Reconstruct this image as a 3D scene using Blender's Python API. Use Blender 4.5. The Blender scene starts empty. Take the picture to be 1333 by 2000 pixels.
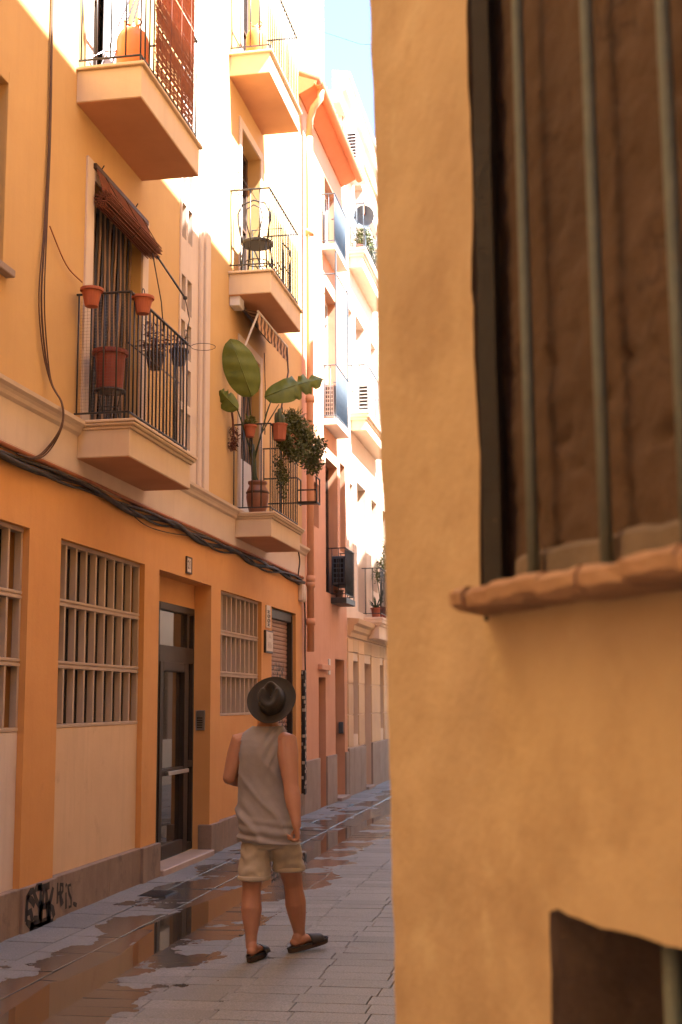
import bpy, bmesh, math, random
from math import sin, cos, pi, radians, sqrt
from mathutils import Vector, Matrix, Quaternion, noise as mnoise
random.seed(7)
SC = bpy.context.scene
COL = SC.collection

# ------------------------------------------------------------------ camera
FPX, CAM = 2500.0, Vector((4.05, 0.0, 1.65))
YAW, PIT, ROLL = radians(10.2988), radians(8.4369), radians(0.35)
_fw = Vector((-sin(YAW) * cos(PIT), cos(YAW) * cos(PIT), sin(PIT)))
_r0 = Vector((cos(YAW), sin(YAW), 0)); _u0 = _r0.cross(_fw)
_rt = _r0 * cos(ROLL) - _u0 * sin(ROLL); _up = _u0 * cos(ROLL) + _r0 * sin(ROLL)
cd = bpy.data.cameras.new('camera'); cam = bpy.data.objects.new('camera', cd); COL.objects.link(cam)
cd.sensor_fit = 'VERTICAL'; cd.sensor_height = 36; cd.sensor_width = 24; cd.lens = FPX / 2000 * 36
cd.clip_start = 0.05; cd.clip_end = 3000
cam.matrix_world = Matrix(((_rt.x, _up.x, -_fw.x, CAM.x), (_rt.y, _up.y, -_fw.y, CAM.y), (_rt.z, _up.z, -_fw.z, CAM.z), (0, 0, 0, 1)))
cd.dof.use_dof = True; cd.dof.focus_distance = 9.6; cd.dof.aperture_fstop = 6.3
SC.camera = cam

# ------------------------------------------------------------------ sun, sky, exposure
SUN = Vector((1.0, -0.2, 1.4)).normalized()
sl = bpy.data.lights.new('sun', 'SUN'); sl.energy = 5.0; sl.angle = radians(0.53); sl.color = (1.0, 0.97, 0.92)
so = bpy.data.objects.new('sun', sl); COL.objects.link(so); so.rotation_euler = SUN.to_track_quat('Z', 'Y').to_euler()
so.location = (8, -4, 30)
W = bpy.data.worlds.new('World'); SC.world = W; W.use_nodes = True
nt = W.node_tree; nt.nodes.clear()
sky = nt.nodes.new('ShaderNodeTexSky'); sky.sky_type = 'NISHITA'; sky.sun_disc = False
sky.sun_elevation = math.asin(SUN.z); sky.sun_rotation = math.atan2(SUN.x, SUN.y)
sky.air_density = 1.0; sky.dust_density = 0.6; sky.ozone_density = 1.0
bg = nt.nodes.new('ShaderNodeBackground'); bg.inputs['Strength'].default_value = 0.075
wo = nt.nodes.new('ShaderNodeOutputWorld'); nt.links.new(sky.outputs[0], bg.inputs[0]); nt.links.new(bg.outputs[0], wo.inputs[0])
vs = SC.view_settings; vs.view_transform = 'Standard'; vs.look = 'None'; vs.gamma = 1.0; vs.use_curve_mapping = False
vs.exposure = 3.28
try:
    vs.use_white_balance = True; vs.white_balance_temperature = 6000; vs.white_balance_tint = 9
except Exception:
    pass
cy = SC.cycles
cy.use_denoising = True; cy.max_bounces = 8; cy.diffuse_bounces = 6; cy.glossy_bounces = 4; cy.transmission_bounces = 6
cy.transparent_max_bounces = 8; cy.caustics_reflective = False; cy.caustics_refractive = False
cy.sample_clamp_indirect = 8

# ------------------------------------------------------------------ measuring helpers (photo measurements to metres)
def ray(px, py): return _fw + _rt * ((px - 666.5) / FPX) - _up * ((py - 1000) / FPX)
def fx(px, py, x=0.0):                      # point on the vertical plane x = const
    d = ray(px, py); return CAM + d * ((x - CAM.x) / d.x)
def fy(px, py, y):                          # point on the vertical plane y = const
    d = ray(px, py); return CAM + d * ((y - CAM.y) / d.y)

# ------------------------------------------------------------------ object helpers
class MB:
    def __init__(s): s.v = []; s.f = []
    def add(s, vs, fs):
        n = len(s.v); s.v += [tuple(v) for v in vs]; s.f += [tuple(i + n for i in f) for f in fs]; return s
    def box(s, a, b, c=0.0):
        x0, y0, z0 = a; x1, y1, z1 = b
        if x0 > x1: x0, x1 = x1, x0
        if y0 > y1: y0, y1 = y1, y0
        if z0 > z1: z0, z1 = z1, z0
        if c <= 0:
            return s.add([(x0, y0, z0), (x1, y0, z0), (x1, y1, z0), (x0, y1, z0), (x0, y0, z1), (x1, y0, z1), (x1, y1, z1), (x0, y1, z1)],
                         [(0, 3, 2, 1), (4, 5, 6, 7), (0, 1, 5, 4), (1, 2, 6, 5), (2, 3, 7, 6), (3, 0, 4, 7)])
        c = min(c, (x1 - x0) * .45, (y1 - y0) * .45, (z1 - z0) * .45)
        bm = bmesh.new(); bmesh.ops.create_cube(bm, size=1.0)
        for v in bm.verts: v.co = Vector(((x0 + x1) / 2 + v.co.x * (x1 - x0), (y0 + y1) / 2 + v.co.y * (y1 - y0), (z0 + z1) / 2 + v.co.z * (z1 - z0)))
        bmesh.ops.bevel(bm, geom=bm.edges[:], offset=c, segments=1, affect='EDGES', profile=.5)
        bm.verts.index_update()
        r = s.add([v.co for v in bm.verts], [[v.index for v in f.verts] for f in bm.faces]); bm.free(); return r
    def tube(s, pts, r, seg=8, close=False, cap=True):
        pts = [Vector(p) for p in pts]; n = len(pts)
        rs = r if isinstance(r, (list, tuple)) else [r] * n
        vs = []; up = None
        for i, p in enumerate(pts):
            if close: t = pts[(i + 1) % n] - pts[i - 1]
            else: t = pts[min(i + 1, n - 1)] - pts[max(i - 1, 0)]
            t = t.normalized() if t.length > 1e-9 else Vector((0, 0, 1))
            if up is None:
                up = Vector((0, 0, 1)) if abs(t.z) < .9 else Vector((1, 0, 0))
            a = t.cross(up)
            if a.length < 1e-6: a = t.cross(Vector((0, 1, 0)))
            a.normalize(); b = a.cross(t).normalized(); up = b
            for k in range(seg):
                w = 2 * pi * k / seg; vs.append(p + (a * cos(w) + b * sin(w)) * rs[i])
        fs = []
        m = n if close else n - 1
        for i in range(m):
            for k in range(seg):
                j = (i + 1) % n; fs.append((i * seg + k, i * seg + (k + 1) % seg, j * seg + (k + 1) % seg, j * seg + k))
        if cap and not close:
            fs.append(tuple(range(seg - 1, -1, -1))); fs.append(tuple((n - 1) * seg + k for k in range(seg)))
        return s.add(vs, fs)
    def lathe(s, prof, c, seg=20, sx=1.0, sy=1.0, cap=True):
        vs = []; n = len(prof)
        for r, z in prof:
            for k in range(seg):
                w = 2 * pi * k / seg; vs.append((c[0] + r * sx * cos(w), c[1] + r * sy * sin(w), c[2] + z))
        fs = [(i * seg + k, i * seg + (k + 1) % seg, (i + 1) * seg + (k + 1) % seg, (i + 1) * seg + k) for i in range(n - 1) for k in range(seg)]
        if cap:
            fs.append(tuple(range(seg - 1, -1, -1))); fs.append(tuple((n - 1) * seg + k for k in range(seg)))
        return s.add(vs, fs)
    def ellrings(s, rings, seg=16, cap=True, p=2.0):
        # rings: (centre, axis a (vec, incl. radius), axis b (vec, incl. radius))
        vs = []; n = len(rings)
        for c, a, b in rings:
            c = Vector(c); a = Vector(a); b = Vector(b)
            for k in range(seg):
                w = 2 * pi * k / seg; cw, sw = cos(w), sin(w)
                q = 1.0 if p == 2 else (abs(cw) ** p + abs(sw) ** p) ** (-1 / p)
                vs.append(c + a * cw * q + b * sw * q)
        fs = [(i * seg + k, i * seg + (k + 1) % seg, (i + 1) * seg + (k + 1) % seg, (i + 1) * seg + k) for i in range(n - 1) for k in range(seg)]
        if cap:
            fs.append(tuple(range(seg - 1, -1, -1))); fs.append(tuple((n - 1) * seg + k for k in range(seg)))
        return s.add(vs, fs)
    def extrude_yz(s, poly, x0, x1):
        n = len(poly)
        vs = [(x0, y, z) for y, z in poly] + [(x1, y, z) for y, z in poly]
        fs = [tuple(range(n)), tuple(range(2 * n - 1, n - 1, -1))] + [(i, i + n, (i + 1) % n + n, (i + 1) % n) for i in range(n)]
        return s.add(vs, fs)
    def prof_xz(s, poly, y0, y1):                 # a profile in x,z swept along y
        n = len(poly)
        vs = [(x, y0, z) for x, z in poly] + [(x, y1, z) for x, z in poly]
        fs = [tuple(range(n)), tuple(range(2 * n - 1, n - 1, -1))] + [(i, i + n, (i + 1) % n + n, (i + 1) % n) for i in range(n)]
        return s.add(vs, fs)
    def prof_yz_x(s, poly, x0, x1): return s.extrude_yz(poly, x0, x1)
    def build(s, name, mat, parent=None, smooth=False, kind=None, label=None):
        me = bpy.data.meshes.new(name); me.from_pydata(s.v, [], s.f)
        bm = bmesh.new(); bm.from_mesh(me); bmesh.ops.recalc_face_normals(bm, faces=bm.faces[:]); bm.to_mesh(me); bm.free()
        if smooth: me.polygons.foreach_set('use_smooth', [True] * len(me.polygons))
        return link(name, me, mat, parent, kind, label)

def link(name, me, mat=None, parent=None, kind=None, label=None):
    o = bpy.data.objects.new(name, me); COL.objects.link(o)
    if mat is not None and me is not None and not me.materials: me.materials.append(mat)
    if parent is not None:
        o.parent = parent; o.matrix_parent_inverse = Matrix.Translation(-parent_loc(parent))
    if kind: o['kind'] = kind
    if label: o['label'] = label
    return o
def parent_loc(p):
    return Vector(p.get('_wl', (0, 0, 0)))
def thing(name, label, cat, loc=(0, 0, 0), group=None):
    o = bpy.data.objects.new(name, None); COL.objects.link(o); o.location = loc; o.empty_display_size = .2
    o['_wl'] = tuple(loc); o['label'] = label; o['category'] = cat
    if group: o['group'] = group
    return o
def tag(o, label, cat, group=None):
    o['label'] = label; o['category'] = cat
    if group: o['group'] = group
    return o
def place(name, me, mat, parent, loc, rot=None, scale=None):     # shared mesh at a world spot under a parent that never rotates
    o = link(name, me, mat, parent); o.location = loc
    if rot is not None: o.rotation_euler = rot
    if scale is not None: o.scale = scale
    return o
def mesh_of(mb, name, smooth=False):
    me = bpy.data.meshes.new(name); me.from_pydata(mb.v, [], mb.f)
    bm = bmesh.new(); bm.from_mesh(me); bmesh.ops.recalc_face_normals(bm, faces=bm.faces[:]); bm.to_mesh(me); bm.free()
    if smooth: me.polygons.foreach_set('use_smooth', [True] * len(me.polygons))
    return me

# ------------------------------------------------------------------ materials
def srgb(r, g, b):
    f = lambda c: (c / 255 / 12.92) if c / 255 <= .04045 else ((c / 255 + .055) / 1.055) ** 2.4
    return (f(r), f(g), f(b))
def M(name, c, c2=None, rough=.85, scale=3.0, amt=1.0, bump=0.0, bscale=60.0, metal=0.0, spec=.4, stain=None, streak=0.0, world=True, rnd=0.0,
      fleck=None, fscale=25.0, trans=0.0, stain2=None, crack=None, sheen=0.0, sss=0.0):
    m = bpy.data.materials.new(name); m.use_nodes = True; t = m.node_tree; N = t.nodes; L = t.links
    b = N['Principled BSDF']; b.inputs['Roughness'].default_value = rough; b.inputs['Metallic'].default_value = metal
    b.inputs['Specular IOR Level'].default_value = spec
    if trans: b.inputs['Transmission Weight'].default_value = trans
    if sheen: b.inputs['Sheen Weight'].default_value = sheen
    if sss:
        b.inputs['Subsurface Weight'].default_value = sss; b.inputs['Subsurface Radius'].default_value = (.02, .008, .004); b.inputs['Subsurface Scale'].default_value = .4
    if world: co = N.new('ShaderNodeNewGeometry').outputs['Position']
    else: co = N.new('ShaderNodeTexCoord').outputs['Object']
    c4 = lambda x: (x[0], x[1], x[2], 1)
    def nz(sc, det=6, ro=.6, vec=None):
        n = N.new('ShaderNodeTexNoise'); n.inputs['Scale'].default_value = sc; n.inputs['Detail'].default_value = det; n.inputs['Roughness'].default_value = ro
        L.new(vec or co, n.inputs['Vector']); return n.outputs['Fac']
    def ramp(fac, a, bb):
        n = N.new('ShaderNodeMapRange'); n.inputs[1].default_value = a; n.inputs[2].default_value = bb; L.new(fac, n.inputs[0]); return n.outputs[0]
    def mix(fac, A, B, k=1.0):
        n = N.new('ShaderNodeMix'); n.data_type = 'RGBA'
        if k != 1.0:
            mm = N.new('ShaderNodeMath'); mm.operation = 'MULTIPLY'; mm.inputs[1].default_value = k; L.new(fac, mm.inputs[0]); fac = mm.outputs[0]
        L.new(fac, n.inputs[0])
        if isinstance(A, tuple): n.inputs[6].default_value = c4(A)
        else: L.new(A, n.inputs[6])
        if isinstance(B, tuple): n.inputs[7].default_value = c4(B)
        else: L.new(B, n.inputs[7])
        return n.outputs[2]
    if c2 is None: c2 = tuple(x * .82 for x in c)
    col = mix(ramp(nz(scale), .3, .72), c, c2, amt)
    if streak:
        mp = N.new('ShaderNodeMapping'); mp.inputs['Scale'].default_value = (5, 5, .35); L.new(co, mp.inputs[0])
        col = mix(ramp(nz(2.2, 5, .65, mp.outputs[0]), .5, .85), col, tuple(x * .55 for x in c), streak)
    if stain:
        col = mix(ramp(nz(stain[1], 7, .68), stain[2], stain[2] + .16), col, stain[0], stain[3])
    if stain2:
        mp2 = N.new('ShaderNodeMapping'); mp2.inputs['Scale'].default_value = (1, 1, .45); L.new(co, mp2.inputs[0])
        col = mix(ramp(nz(stain2[1], 4, .6, mp2.outputs[0]), stain2[2], stain2[2] + .05), col, stain2[0], stain2[3])
    if fleck:
        col = mix(ramp(nz(fscale, 3, .5), .62, .72), col, fleck, .8)
    if crack:
        v = N.new('ShaderNodeTexVoronoi'); v.feature = 'DISTANCE_TO_EDGE'; v.inputs['Scale'].default_value = crack[0]
        wv = N.new('ShaderNodeTexNoise'); wv.inputs['Scale'].default_value = crack[0] * 2.5; wv.inputs['Detail'].default_value = 5; L.new(co, wv.inputs['Vector'])
        ad = N.new('ShaderNodeMix'); ad.data_type = 'RGBA'; ad.inputs[0].default_value = .25; L.new(co, ad.inputs[6]); L.new(wv.outputs['Color'], ad.inputs[7])
        L.new(ad.outputs[2], v.inputs['Vector'])
        inv = N.new('ShaderNodeMapRange'); inv.inputs[1].default_value = 0; inv.inputs[2].default_value = crack[1]; inv.inputs[3].default_value = 1; inv.inputs[4].default_value = 0
        L.new(v.outputs['Distance'], inv.inputs[0])
        gate = ramp(nz(crack[0] * .7, 3), .5, .6)
        mm = N.new('ShaderNodeMath'); mm.operation = 'MULTIPLY'; L.new(inv.outputs[0], mm.inputs[0]); L.new(gate, mm.inputs[1])
        col = mix(mm.outputs[0], col, crack[2])
    if rnd:
        oi = N.new('ShaderNodeObjectInfo'); hs = N.new('ShaderNodeHueSaturation')
        mr = N.new('ShaderNodeMapRange'); mr.inputs[3].default_value = 1 - rnd; mr.inputs[4].default_value = 1 + rnd; L.new(oi.outputs['Random'], mr.inputs[0])
        L.new(mr.outputs[0], hs.inputs['Value']); L.new(col, hs.inputs['Color']); col = hs.outputs[0]
    L.new(col, b.inputs['Base Color'])
    if bump:
        bp = N.new('ShaderNodeBump'); bp.inputs['Strength'].default_value = min(1, bump); bp.inputs['Distance'].default_value = .004 * max(1, bump)
        a1 = nz(bscale, 5, .6); a2 = nz(bscale * .13, 4, .55)
        am = N.new('ShaderNodeMath'); am.operation = 'MULTIPLY_ADD'; am.inputs[1].default_value = 2.5; L.new(a2, am.inputs[0]); L.new(a1, am.inputs[2])
        L.new(am.outputs[0], bp.inputs['Height']); L.new(bp.outputs[0], b.inputs['Normal'])
    return m

OR = (.70, .285, .062)
m_or = M('orange_render', (.60, .375, .142), (.54, .325, .118), rough=.9, scale=1.1, bump=.25, bscale=45, streak=.16)
m_orlow = M('orange_render_lower', (.70, .36, .122), (.63, .305, .098), rough=.9, scale=1.4, bump=.35, bscale=45, streak=.15, stain=((.48, .22, .09), 2.3, .62, .5))
m_peach = M('peach_panel', (.74, .53, .335), (.67, .47, .29), rough=.9, scale=1.8, bump=.35, bscale=40, streak=.3, stain=((.44, .25, .15), 2.6, .6, .6))
m_white_panel = M('pale_panel', (.72, .61, .55), (.65, .54, .48), rough=.9, scale=2.0, bump=.35, bscale=40, streak=.3)
m_cream = M('cream_render', (.66, .53, .41), (.60, .47, .36), rough=.9, scale=1.6, bump=.2, bscale=50, streak=.22)
m_creamside = M('balcony_plaster', (.66, .51, .35), (.60, .45, .30), rough=.9, scale=1.9, bump=.2, bscale=50, streak=.2)
m_pink = M('salmon_render', (.67, .355, .21), (.60, .305, .172), rough=.92, scale=1.3, bump=.3, bscale=40, streak=.3, stain=((.52, .28, .19), 1.9, .6, .5))
m_pinkdeep = M('deep_salmon_render', (.68, .34, .17), (.6, .29, .14), rough=.92, scale=1.3, bump=.3, bscale=40, streak=.2)
m_creamb = M('cream_stucco', (.76, .58, .43), (.70, .52, .37), rough=.92, scale=1.5, bump=.25, bscale=40, streak=.2)
m_stuccolow = M('ochre_ashlar', (.72, .49, .27), (.64, .43, .27), rough=.92, scale=1.7, bump=.3, bscale=40, streak=.25, rnd=.08)
m_whiteb = M('white_stucco', (.72, .66, .60), (.66, .6, .54), rough=.92, scale=1.5, bump=.25, bscale=40)
m_stone = M('plinth_stone', (.31, .225, .17), (.22, .155, .115), rough=.8, scale=3.0, bump=.45, bscale=55, streak=.7, stain=((.10, .075, .058), 3.2, .54, .75), rnd=.1)
m_greystone = M('grey_plinth_stone', (.38, .29, .23), (.29, .21, .165), rough=.75, scale=2.5, bump=.4, bscale=50, streak=.6, rnd=.08)
m_louvre = M('louvre_concrete', (.53, .41, .315), (.46, .35, .265), rough=.9, scale=4, bump=.3, bscale=60, rnd=.06)
m_iron = M('black_iron', (.022, .02, .02), (.035, .028, .024), rough=.5, scale=20, bump=.15, bscale=90, spec=.5)
m_bronze = M('dark_bronze_frame', (.026, .018, .014), (.034, .024, .018), rough=.5, scale=8, spec=.35)
m_dark = M('dark_interior', (.012, .009, .008), (.02, .015, .012), rough=.9, scale=3)
m_wood = M('brown_timber', (.09, .045, .025), (.05, .025, .014), rough=.6, scale=6, bump=.3, bscale=40)
m_terra = M('terracotta', (.42, .12, .055), (.34, .09, .04), rough=.75, scale=7, bump=.2, bscale=60, world=False, rnd=.1)
m_terrad = M('dark_terracotta', (.24, .055, .035), (.18, .04, .028), rough=.6, scale=7, bump=.15, bscale=60, world=False)
m_clay = M('clay_urn', (.26, .11, .06), (.15, .06, .035), rough=.4, scale=6, bump=.2, bscale=50, world=False)
m_gas = M('gas_bottle_orange', (.78, .22, .05), (.70, .18, .04), rough=.42, scale=6, bump=.1, bscale=40, world=False)
m_cable = M('black_cable', (.022, .018, .016), (.05, .035, .028), rough=.7, scale=9)
m_cableb = M('painted_cable', (.36, .12, .04), (.22, .08, .035), rough=.8, scale=9)
m_reed = M('reed_screen', (.30, .10, .05), (.20, .065, .035), rough=.8, scale=16, rnd=.2)
m_reedlt = M('reed_edge', (.45, .27, .17), (.36, .2, .12), rough=.8, scale=16)
m_white = M('white_paint', (.70, .66, .62), (.62, .58, .54), rough=.6, scale=4, bump=.1)
m_greyp = M('grey_paint', (.085, .10, .115), (.065, .078, .09), rough=.6, scale=5, bump=.1)
m_slatebl = M('pale_blue_mesh', (.10, .14, .19), (.075, .11, .155), rough=.7, scale=5)
m_soil = M('soil', (.03, .02, .014), rough=.95, scale=30)
m_steel = M('brushed_steel', (.45, .42, .40), (.38, .35, .33), rough=.35, metal=.9, scale=20)
m_signw = M('sign_white', (.66, .56, .46), (.60, .5, .4), rough=.6, scale=9)
m_signd = M('sign_dark', (.05, .035, .03), rough=.6, scale=9)
m_spray = M('black_spray', (.022, .018, .017), (.05, .04, .034), rough=.75, scale=14)
m_tile = M('roof_tile', (.46, .17, .08), (.36, .12, .055), rough=.85, scale=5, bump=.3, rnd=.15)
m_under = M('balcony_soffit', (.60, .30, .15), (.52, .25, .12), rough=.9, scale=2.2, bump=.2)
m_soffit = M('painted_soffit', (.60, .2, .075), (.54, .17, .06), rough=.85, scale=3)
# ------------------------------------------------------------------ ground
def proj(p):
    d = Vector(p) - CAM; z = d.dot(_fw)
    return 666.5 + FPX * d.dot(_rt) / z, 1000 - FPX * d.dot(_up) / z, z

def paving_mat():
    m = bpy.data.materials.new('grey_paving_stone'); m.use_nodes = True; t = m.node_tree; N = t.nodes; L = t.links; b = N['Principled BSDF']
    geo = N.new('ShaderNodeNewGeometry'); co = geo.outputs['Position']
    def nz(sc, det=6, ro=.6, vec=None):
        n = N.new('ShaderNodeTexNoise'); n.inputs['Scale'].default_value = sc; n.inputs['Detail'].default_value = det; n.inputs['Roughness'].default_value = ro
        L.new(vec or co, n.inputs['Vector']); return n.outputs['Fac']
    def mr(f, a, bb, c=0., d=1.):
        n = N.new('ShaderNodeMapRange'); n.inputs[1].default_value = a; n.inputs[2].default_value = bb; n.inputs[3].default_value = c; n.inputs[4].default_value = d; L.new(f, n.inputs[0]); return n.outputs[0]
    def mth(op, a, bb):
        n = N.new('ShaderNodeMath'); n.operation = op
        for i, v in enumerate((a, bb)):
            if isinstance(v, (int, float)): n.inputs[i].default_value = v
            else: L.new(v, n.inputs[i])
        return n.outputs[0]
    def mix(f, A, B):
        n = N.new('ShaderNodeMix'); n.data_type = 'RGBA'; L.new(f, n.inputs[0])
        for i, v in ((6, A), (7, B)):
            if isinstance(v, tuple): n.inputs[i].default_value = (*v, 1)
            else: L.new(v, n.inputs[i])
        return n.outputs[2]
    base = mix(mr(nz(1.6), .3, .7), (.295, .288, .278), (.23, .224, .216))
    base = mix(mr(nz(90, 3, .7), .35, .7), base, (.13, .132, .13))
    oi = N.new('ShaderNodeObjectInfo'); hs = N.new('ShaderNodeHueSaturation'); L.new(mr(oi.outputs['Random'], 0, 1, .88, 1.1), hs.inputs['Value']); L.new(base, hs.inputs['Color']); base = hs.outputs[0]
    base = mix(mth('MULTIPLY', mr(nz(3.1, 8, .7), .61, .70), .55), base, (.15, .085, .055))       # rusty scuffs
    base = mix(mth('MULTIPLY', mr(nz(9.0, 8, .75), .64, .72), .45), base, (.075, .06, .052))     # gum and dirt
    # wet: close to the channel and in wandering patches
    sx = N.new('ShaderNodeSeparateXYZ'); L.new(co, sx.inputs[0])
    dist = mth('ABSOLUTE', mth('SUBTRACT', sx.outputs[0], .98), 0)
    near = mr(dist, .15, 1.15, .20, -.16)
    mp = N.new('ShaderNodeMapping'); mp.inputs['Scale'].default_value = (1.0, .8, .0); L.new(co, mp.inputs[0])
    w = mth('ADD', nz(1.5, 6, .55, mp.outputs[0]), near)
    wet = mr(w, .565, .585)
    dk = N.new('ShaderNodeMix'); dk.data_type = 'RGBA'; dk.blend_type = 'MULTIPLY'; L.new(wet, dk.inputs[0]); L.new(base, dk.inputs[6]); dk.inputs[7].default_value = (.40, .38, .36, 1)
    L.new(dk.outputs[2], b.inputs['Base Color'])
    L.new(mr(wet, 0, 1, .74, .17), b.inputs['Roughness']); b.inputs['Specular IOR Level'].default_value = .45
    bp = N.new('ShaderNodeBump'); bp.inputs['Distance'].default_value = .003; L.new(mr(wet, 0, 1, .55, .12), bp.inputs['Strength'])
    L.new(mth('ADD', nz(110, 4, .7), mth('MULTIPLY', nz(12, 4), 1.6)), bp.inputs['Height']); L.new(bp.outputs[0], b.inputs['Normal'])
    return m
m_pave = paving_mat()
m_joint = M('joint_dirt', (.035, .028, .024), (.05, .04, .034), rough=.95, scale=20, bump=.4)
m_water = M('puddle_water', (.06, .045, .032), (.05, .038, .027), rough=.02, scale=2, spec=.5)
m_dustg = M('city_ground', (.16, .13, .11), rough=.95, scale=.2)

g = MB(); g.add([(-1500, -1500, -.16), (1500, -1500, -.16), (1500, 1500, -.16), (-1500, 1500, -.16)], [(0, 1, 2, 3)])
g.build('ground', m_dustg, kind='structure')
pv = MB().box((-.3, -9, -.15), (3.9, 44, -.042)).build('street_paving', m_joint, kind='structure')
def gz(x, y):
    if x < .76: z = -.004 - .014 * (x / .76)
    elif x < 1.2: z = -.018 - .022 * (x - .76) / .44
    else: z = -.018 + .018 * min(1, (x - 1.2) / 1.5)
    return z + .008 * mnoise.noise(Vector((x * .9, y * .55, 3.3)))
def slab_mesh(lx, ly, name):
    h = .05; c = .0022; x, y = lx / 2 - .0028, ly / 2 - .0028
    v = [(-x, -y, -h), (x, -y, -h), (x, y, -h), (-x, y, -h), (-x, -y, -c), (x, -y, -c), (x, y, -c), (-x, y, -c), (-x + c, -y + c, 0), (x - c, -y + c, 0), (x - c, y - c, 0), (-x + c, y - c, 0)]
    f = [(0, 1, 5, 4), (1, 2, 6, 5), (2, 3, 7, 6), (3, 0, 4, 7), (4, 5, 9, 8), (5, 6, 10, 9), (6, 7, 11, 10), (7, 4, 8, 11), (8, 9, 10, 11)]
    return MB().add(v, f), (lx, ly)
protos = {'street': slab_mesh(.42, .205, 's'), 'walk': slab_mesh(.38, .60, 'w'), 'gutter': slab_mesh(.44, .90, 'g')}
slabs = []
y = 4.2; row = 0
while y < 33:
    off = (.21 if row % 2 else 0) + random.uniform(-.05, .05); x = 1.2 - .0
    x0 = 1.2
    k = 0
    while x0 < 3.79:
        w = .42 if k else (.21 + abs(off) if row % 2 else .42)
        w = min(w, 3.8 - x0)
        if w > .06: slabs.append(('street', x0 + w / 2, y + .1025, w / .42, 1))
        x0 += w; k += 1
    y += .205; row += 1
y = 4.0; row = 0
while y < 33:
    for i in range(2): slabs.append(('walk', .19 + .38 * i, y + .3 + (.3 if i else 0), 1, 1))
    y += .6
y = 4.1
while y < 33:
    slabs.append(('gutter', .98, y + .45, 1, 1)); y += .9
sc_ = []
for s in slabs:
    u, v, d = proj((s[1], s[2], 0)); vis = -20 < u < 790 and v < 2040
    if 0.15 < s[1] < .5 and 10.95 < s[2] < 11.3 and False: continue
    sc_.append((0 if vis else 1, d, s))
sc_.sort(key=lambda a: (a[0], a[1]))
smesh = {k: mesh_of(v[0], 'paving_slab') for k, v in protos.items()}
for me in smesh.values(): me.materials.append(m_pave)
rest = MB(); cnt = 0
for vis, d, (k, sx_, sy_, kx, ky) in sc_:
    z = gz(sx_, sy_) + random.uniform(-.0014, .0014)
    dzdx = (gz(sx_ + .05, sy_) - gz(sx_ - .05, sy_)) / .1; dzdx = -.05 if k == 'gutter' else max(-.04, min(.04, dzdx)) * .6
    rx = random.uniform(-.008, .008); ry = -dzdx + random.uniform(-.006, .006)
    if cnt < 295 and vis == 0:
        o = place('paving_slab', smesh[k], None, pv, (sx_, sy_, z), (rx, ry, random.uniform(-.004, .004)), (kx, ky, 1)); cnt += 1
    elif cnt >= 295 or vis:
        mt = Matrix.Translation((sx_, sy_, z)) @ Matrix.Rotation(ry, 4, 'Y') @ Matrix.Rotation(rx, 4, 'X') @ Matrix.Diagonal((kx, ky, 1, 1))
        rest.add([mt @ Vector(v) for v in protos[k][0].v], protos[k][0].f)
rest.build('paving_slab_field', m_pave, pv, kind='stuff')
# standing water along the channel
pw = MB(); NX, NY = 10, 120
pw.add([(.775 + .68 * i / NX, 4 + 22 * j / NY, -.0265) for j in range(NY + 1) for i in range(NX + 1)],
       [(j * (NX + 1) + i, j * (NX + 1) + i + 1, (j + 1) * (NX + 1) + i + 1, (j + 1) * (NX + 1) + i) for j in range(NY) for i in range(NX)])
pw.build('puddle', m_water, kind='structure', smooth=True)

# ------------------------------------------------------------------ building helpers
def facade(name, mat, parent, xp, y0, y1, z0, z1, holes=(), label=None):
    ys = sorted({y0, y1, *[min(max(h[i], y0), y1) for h in holes for i in (0, 1)]})
    zs = sorted({z0, z1, *[min(max(h[i], z0), z1) for h in holes for i in (2, 3)]})
    b = MB()
    for i in range(len(ys) - 1):
        for j in range(len(zs) - 1):
            cy_, cz_ = (ys[i] + ys[i + 1]) / 2, (zs[j] + zs[j + 1]) / 2
            if any(h[0] < cy_ < h[1] and h[2] < cz_ < h[3] for h in holes): continue
            b.add([(xp, ys[i], zs[j]), (xp, ys[i + 1], zs[j]), (xp, ys[i + 1], zs[j + 1]), (xp, ys[i], zs[j + 1])], [(0, 1, 2, 3)])
    for h in holes:
        a, c, lo, hi, d = h; lo = max(lo, z0); hi = min(hi, z1); q = xp - d
        b.add([(xp, a, lo), (xp, c, lo), (xp, c, hi), (xp, a, hi), (q, a, lo), (q, c, lo), (q, c, hi), (q, a, hi)],
              [(0, 4, 7, 3), (1, 2, 6, 5), (3, 7, 6, 2)] + ([(0, 1, 5, 4)] if lo > z0 + .001 else []))
    me = bpy.data.meshes.new(name); me.from_pydata(b.v, [], b.f)
    return link(name, me, mat, parent, None, label)

def glass_mat():
    m = bpy.data.materials.new('window_glass'); m.use_nodes = True; b = m.node_tree.nodes['Principled BSDF']
    b.inputs['Base Color'].default_value = (.035, .026, .02, 1); b.inputs['Roughness'].default_value = .03; b.inputs['Specular IOR Level'].default_value = .9
    return m
m_glass = glass_mat()

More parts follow.
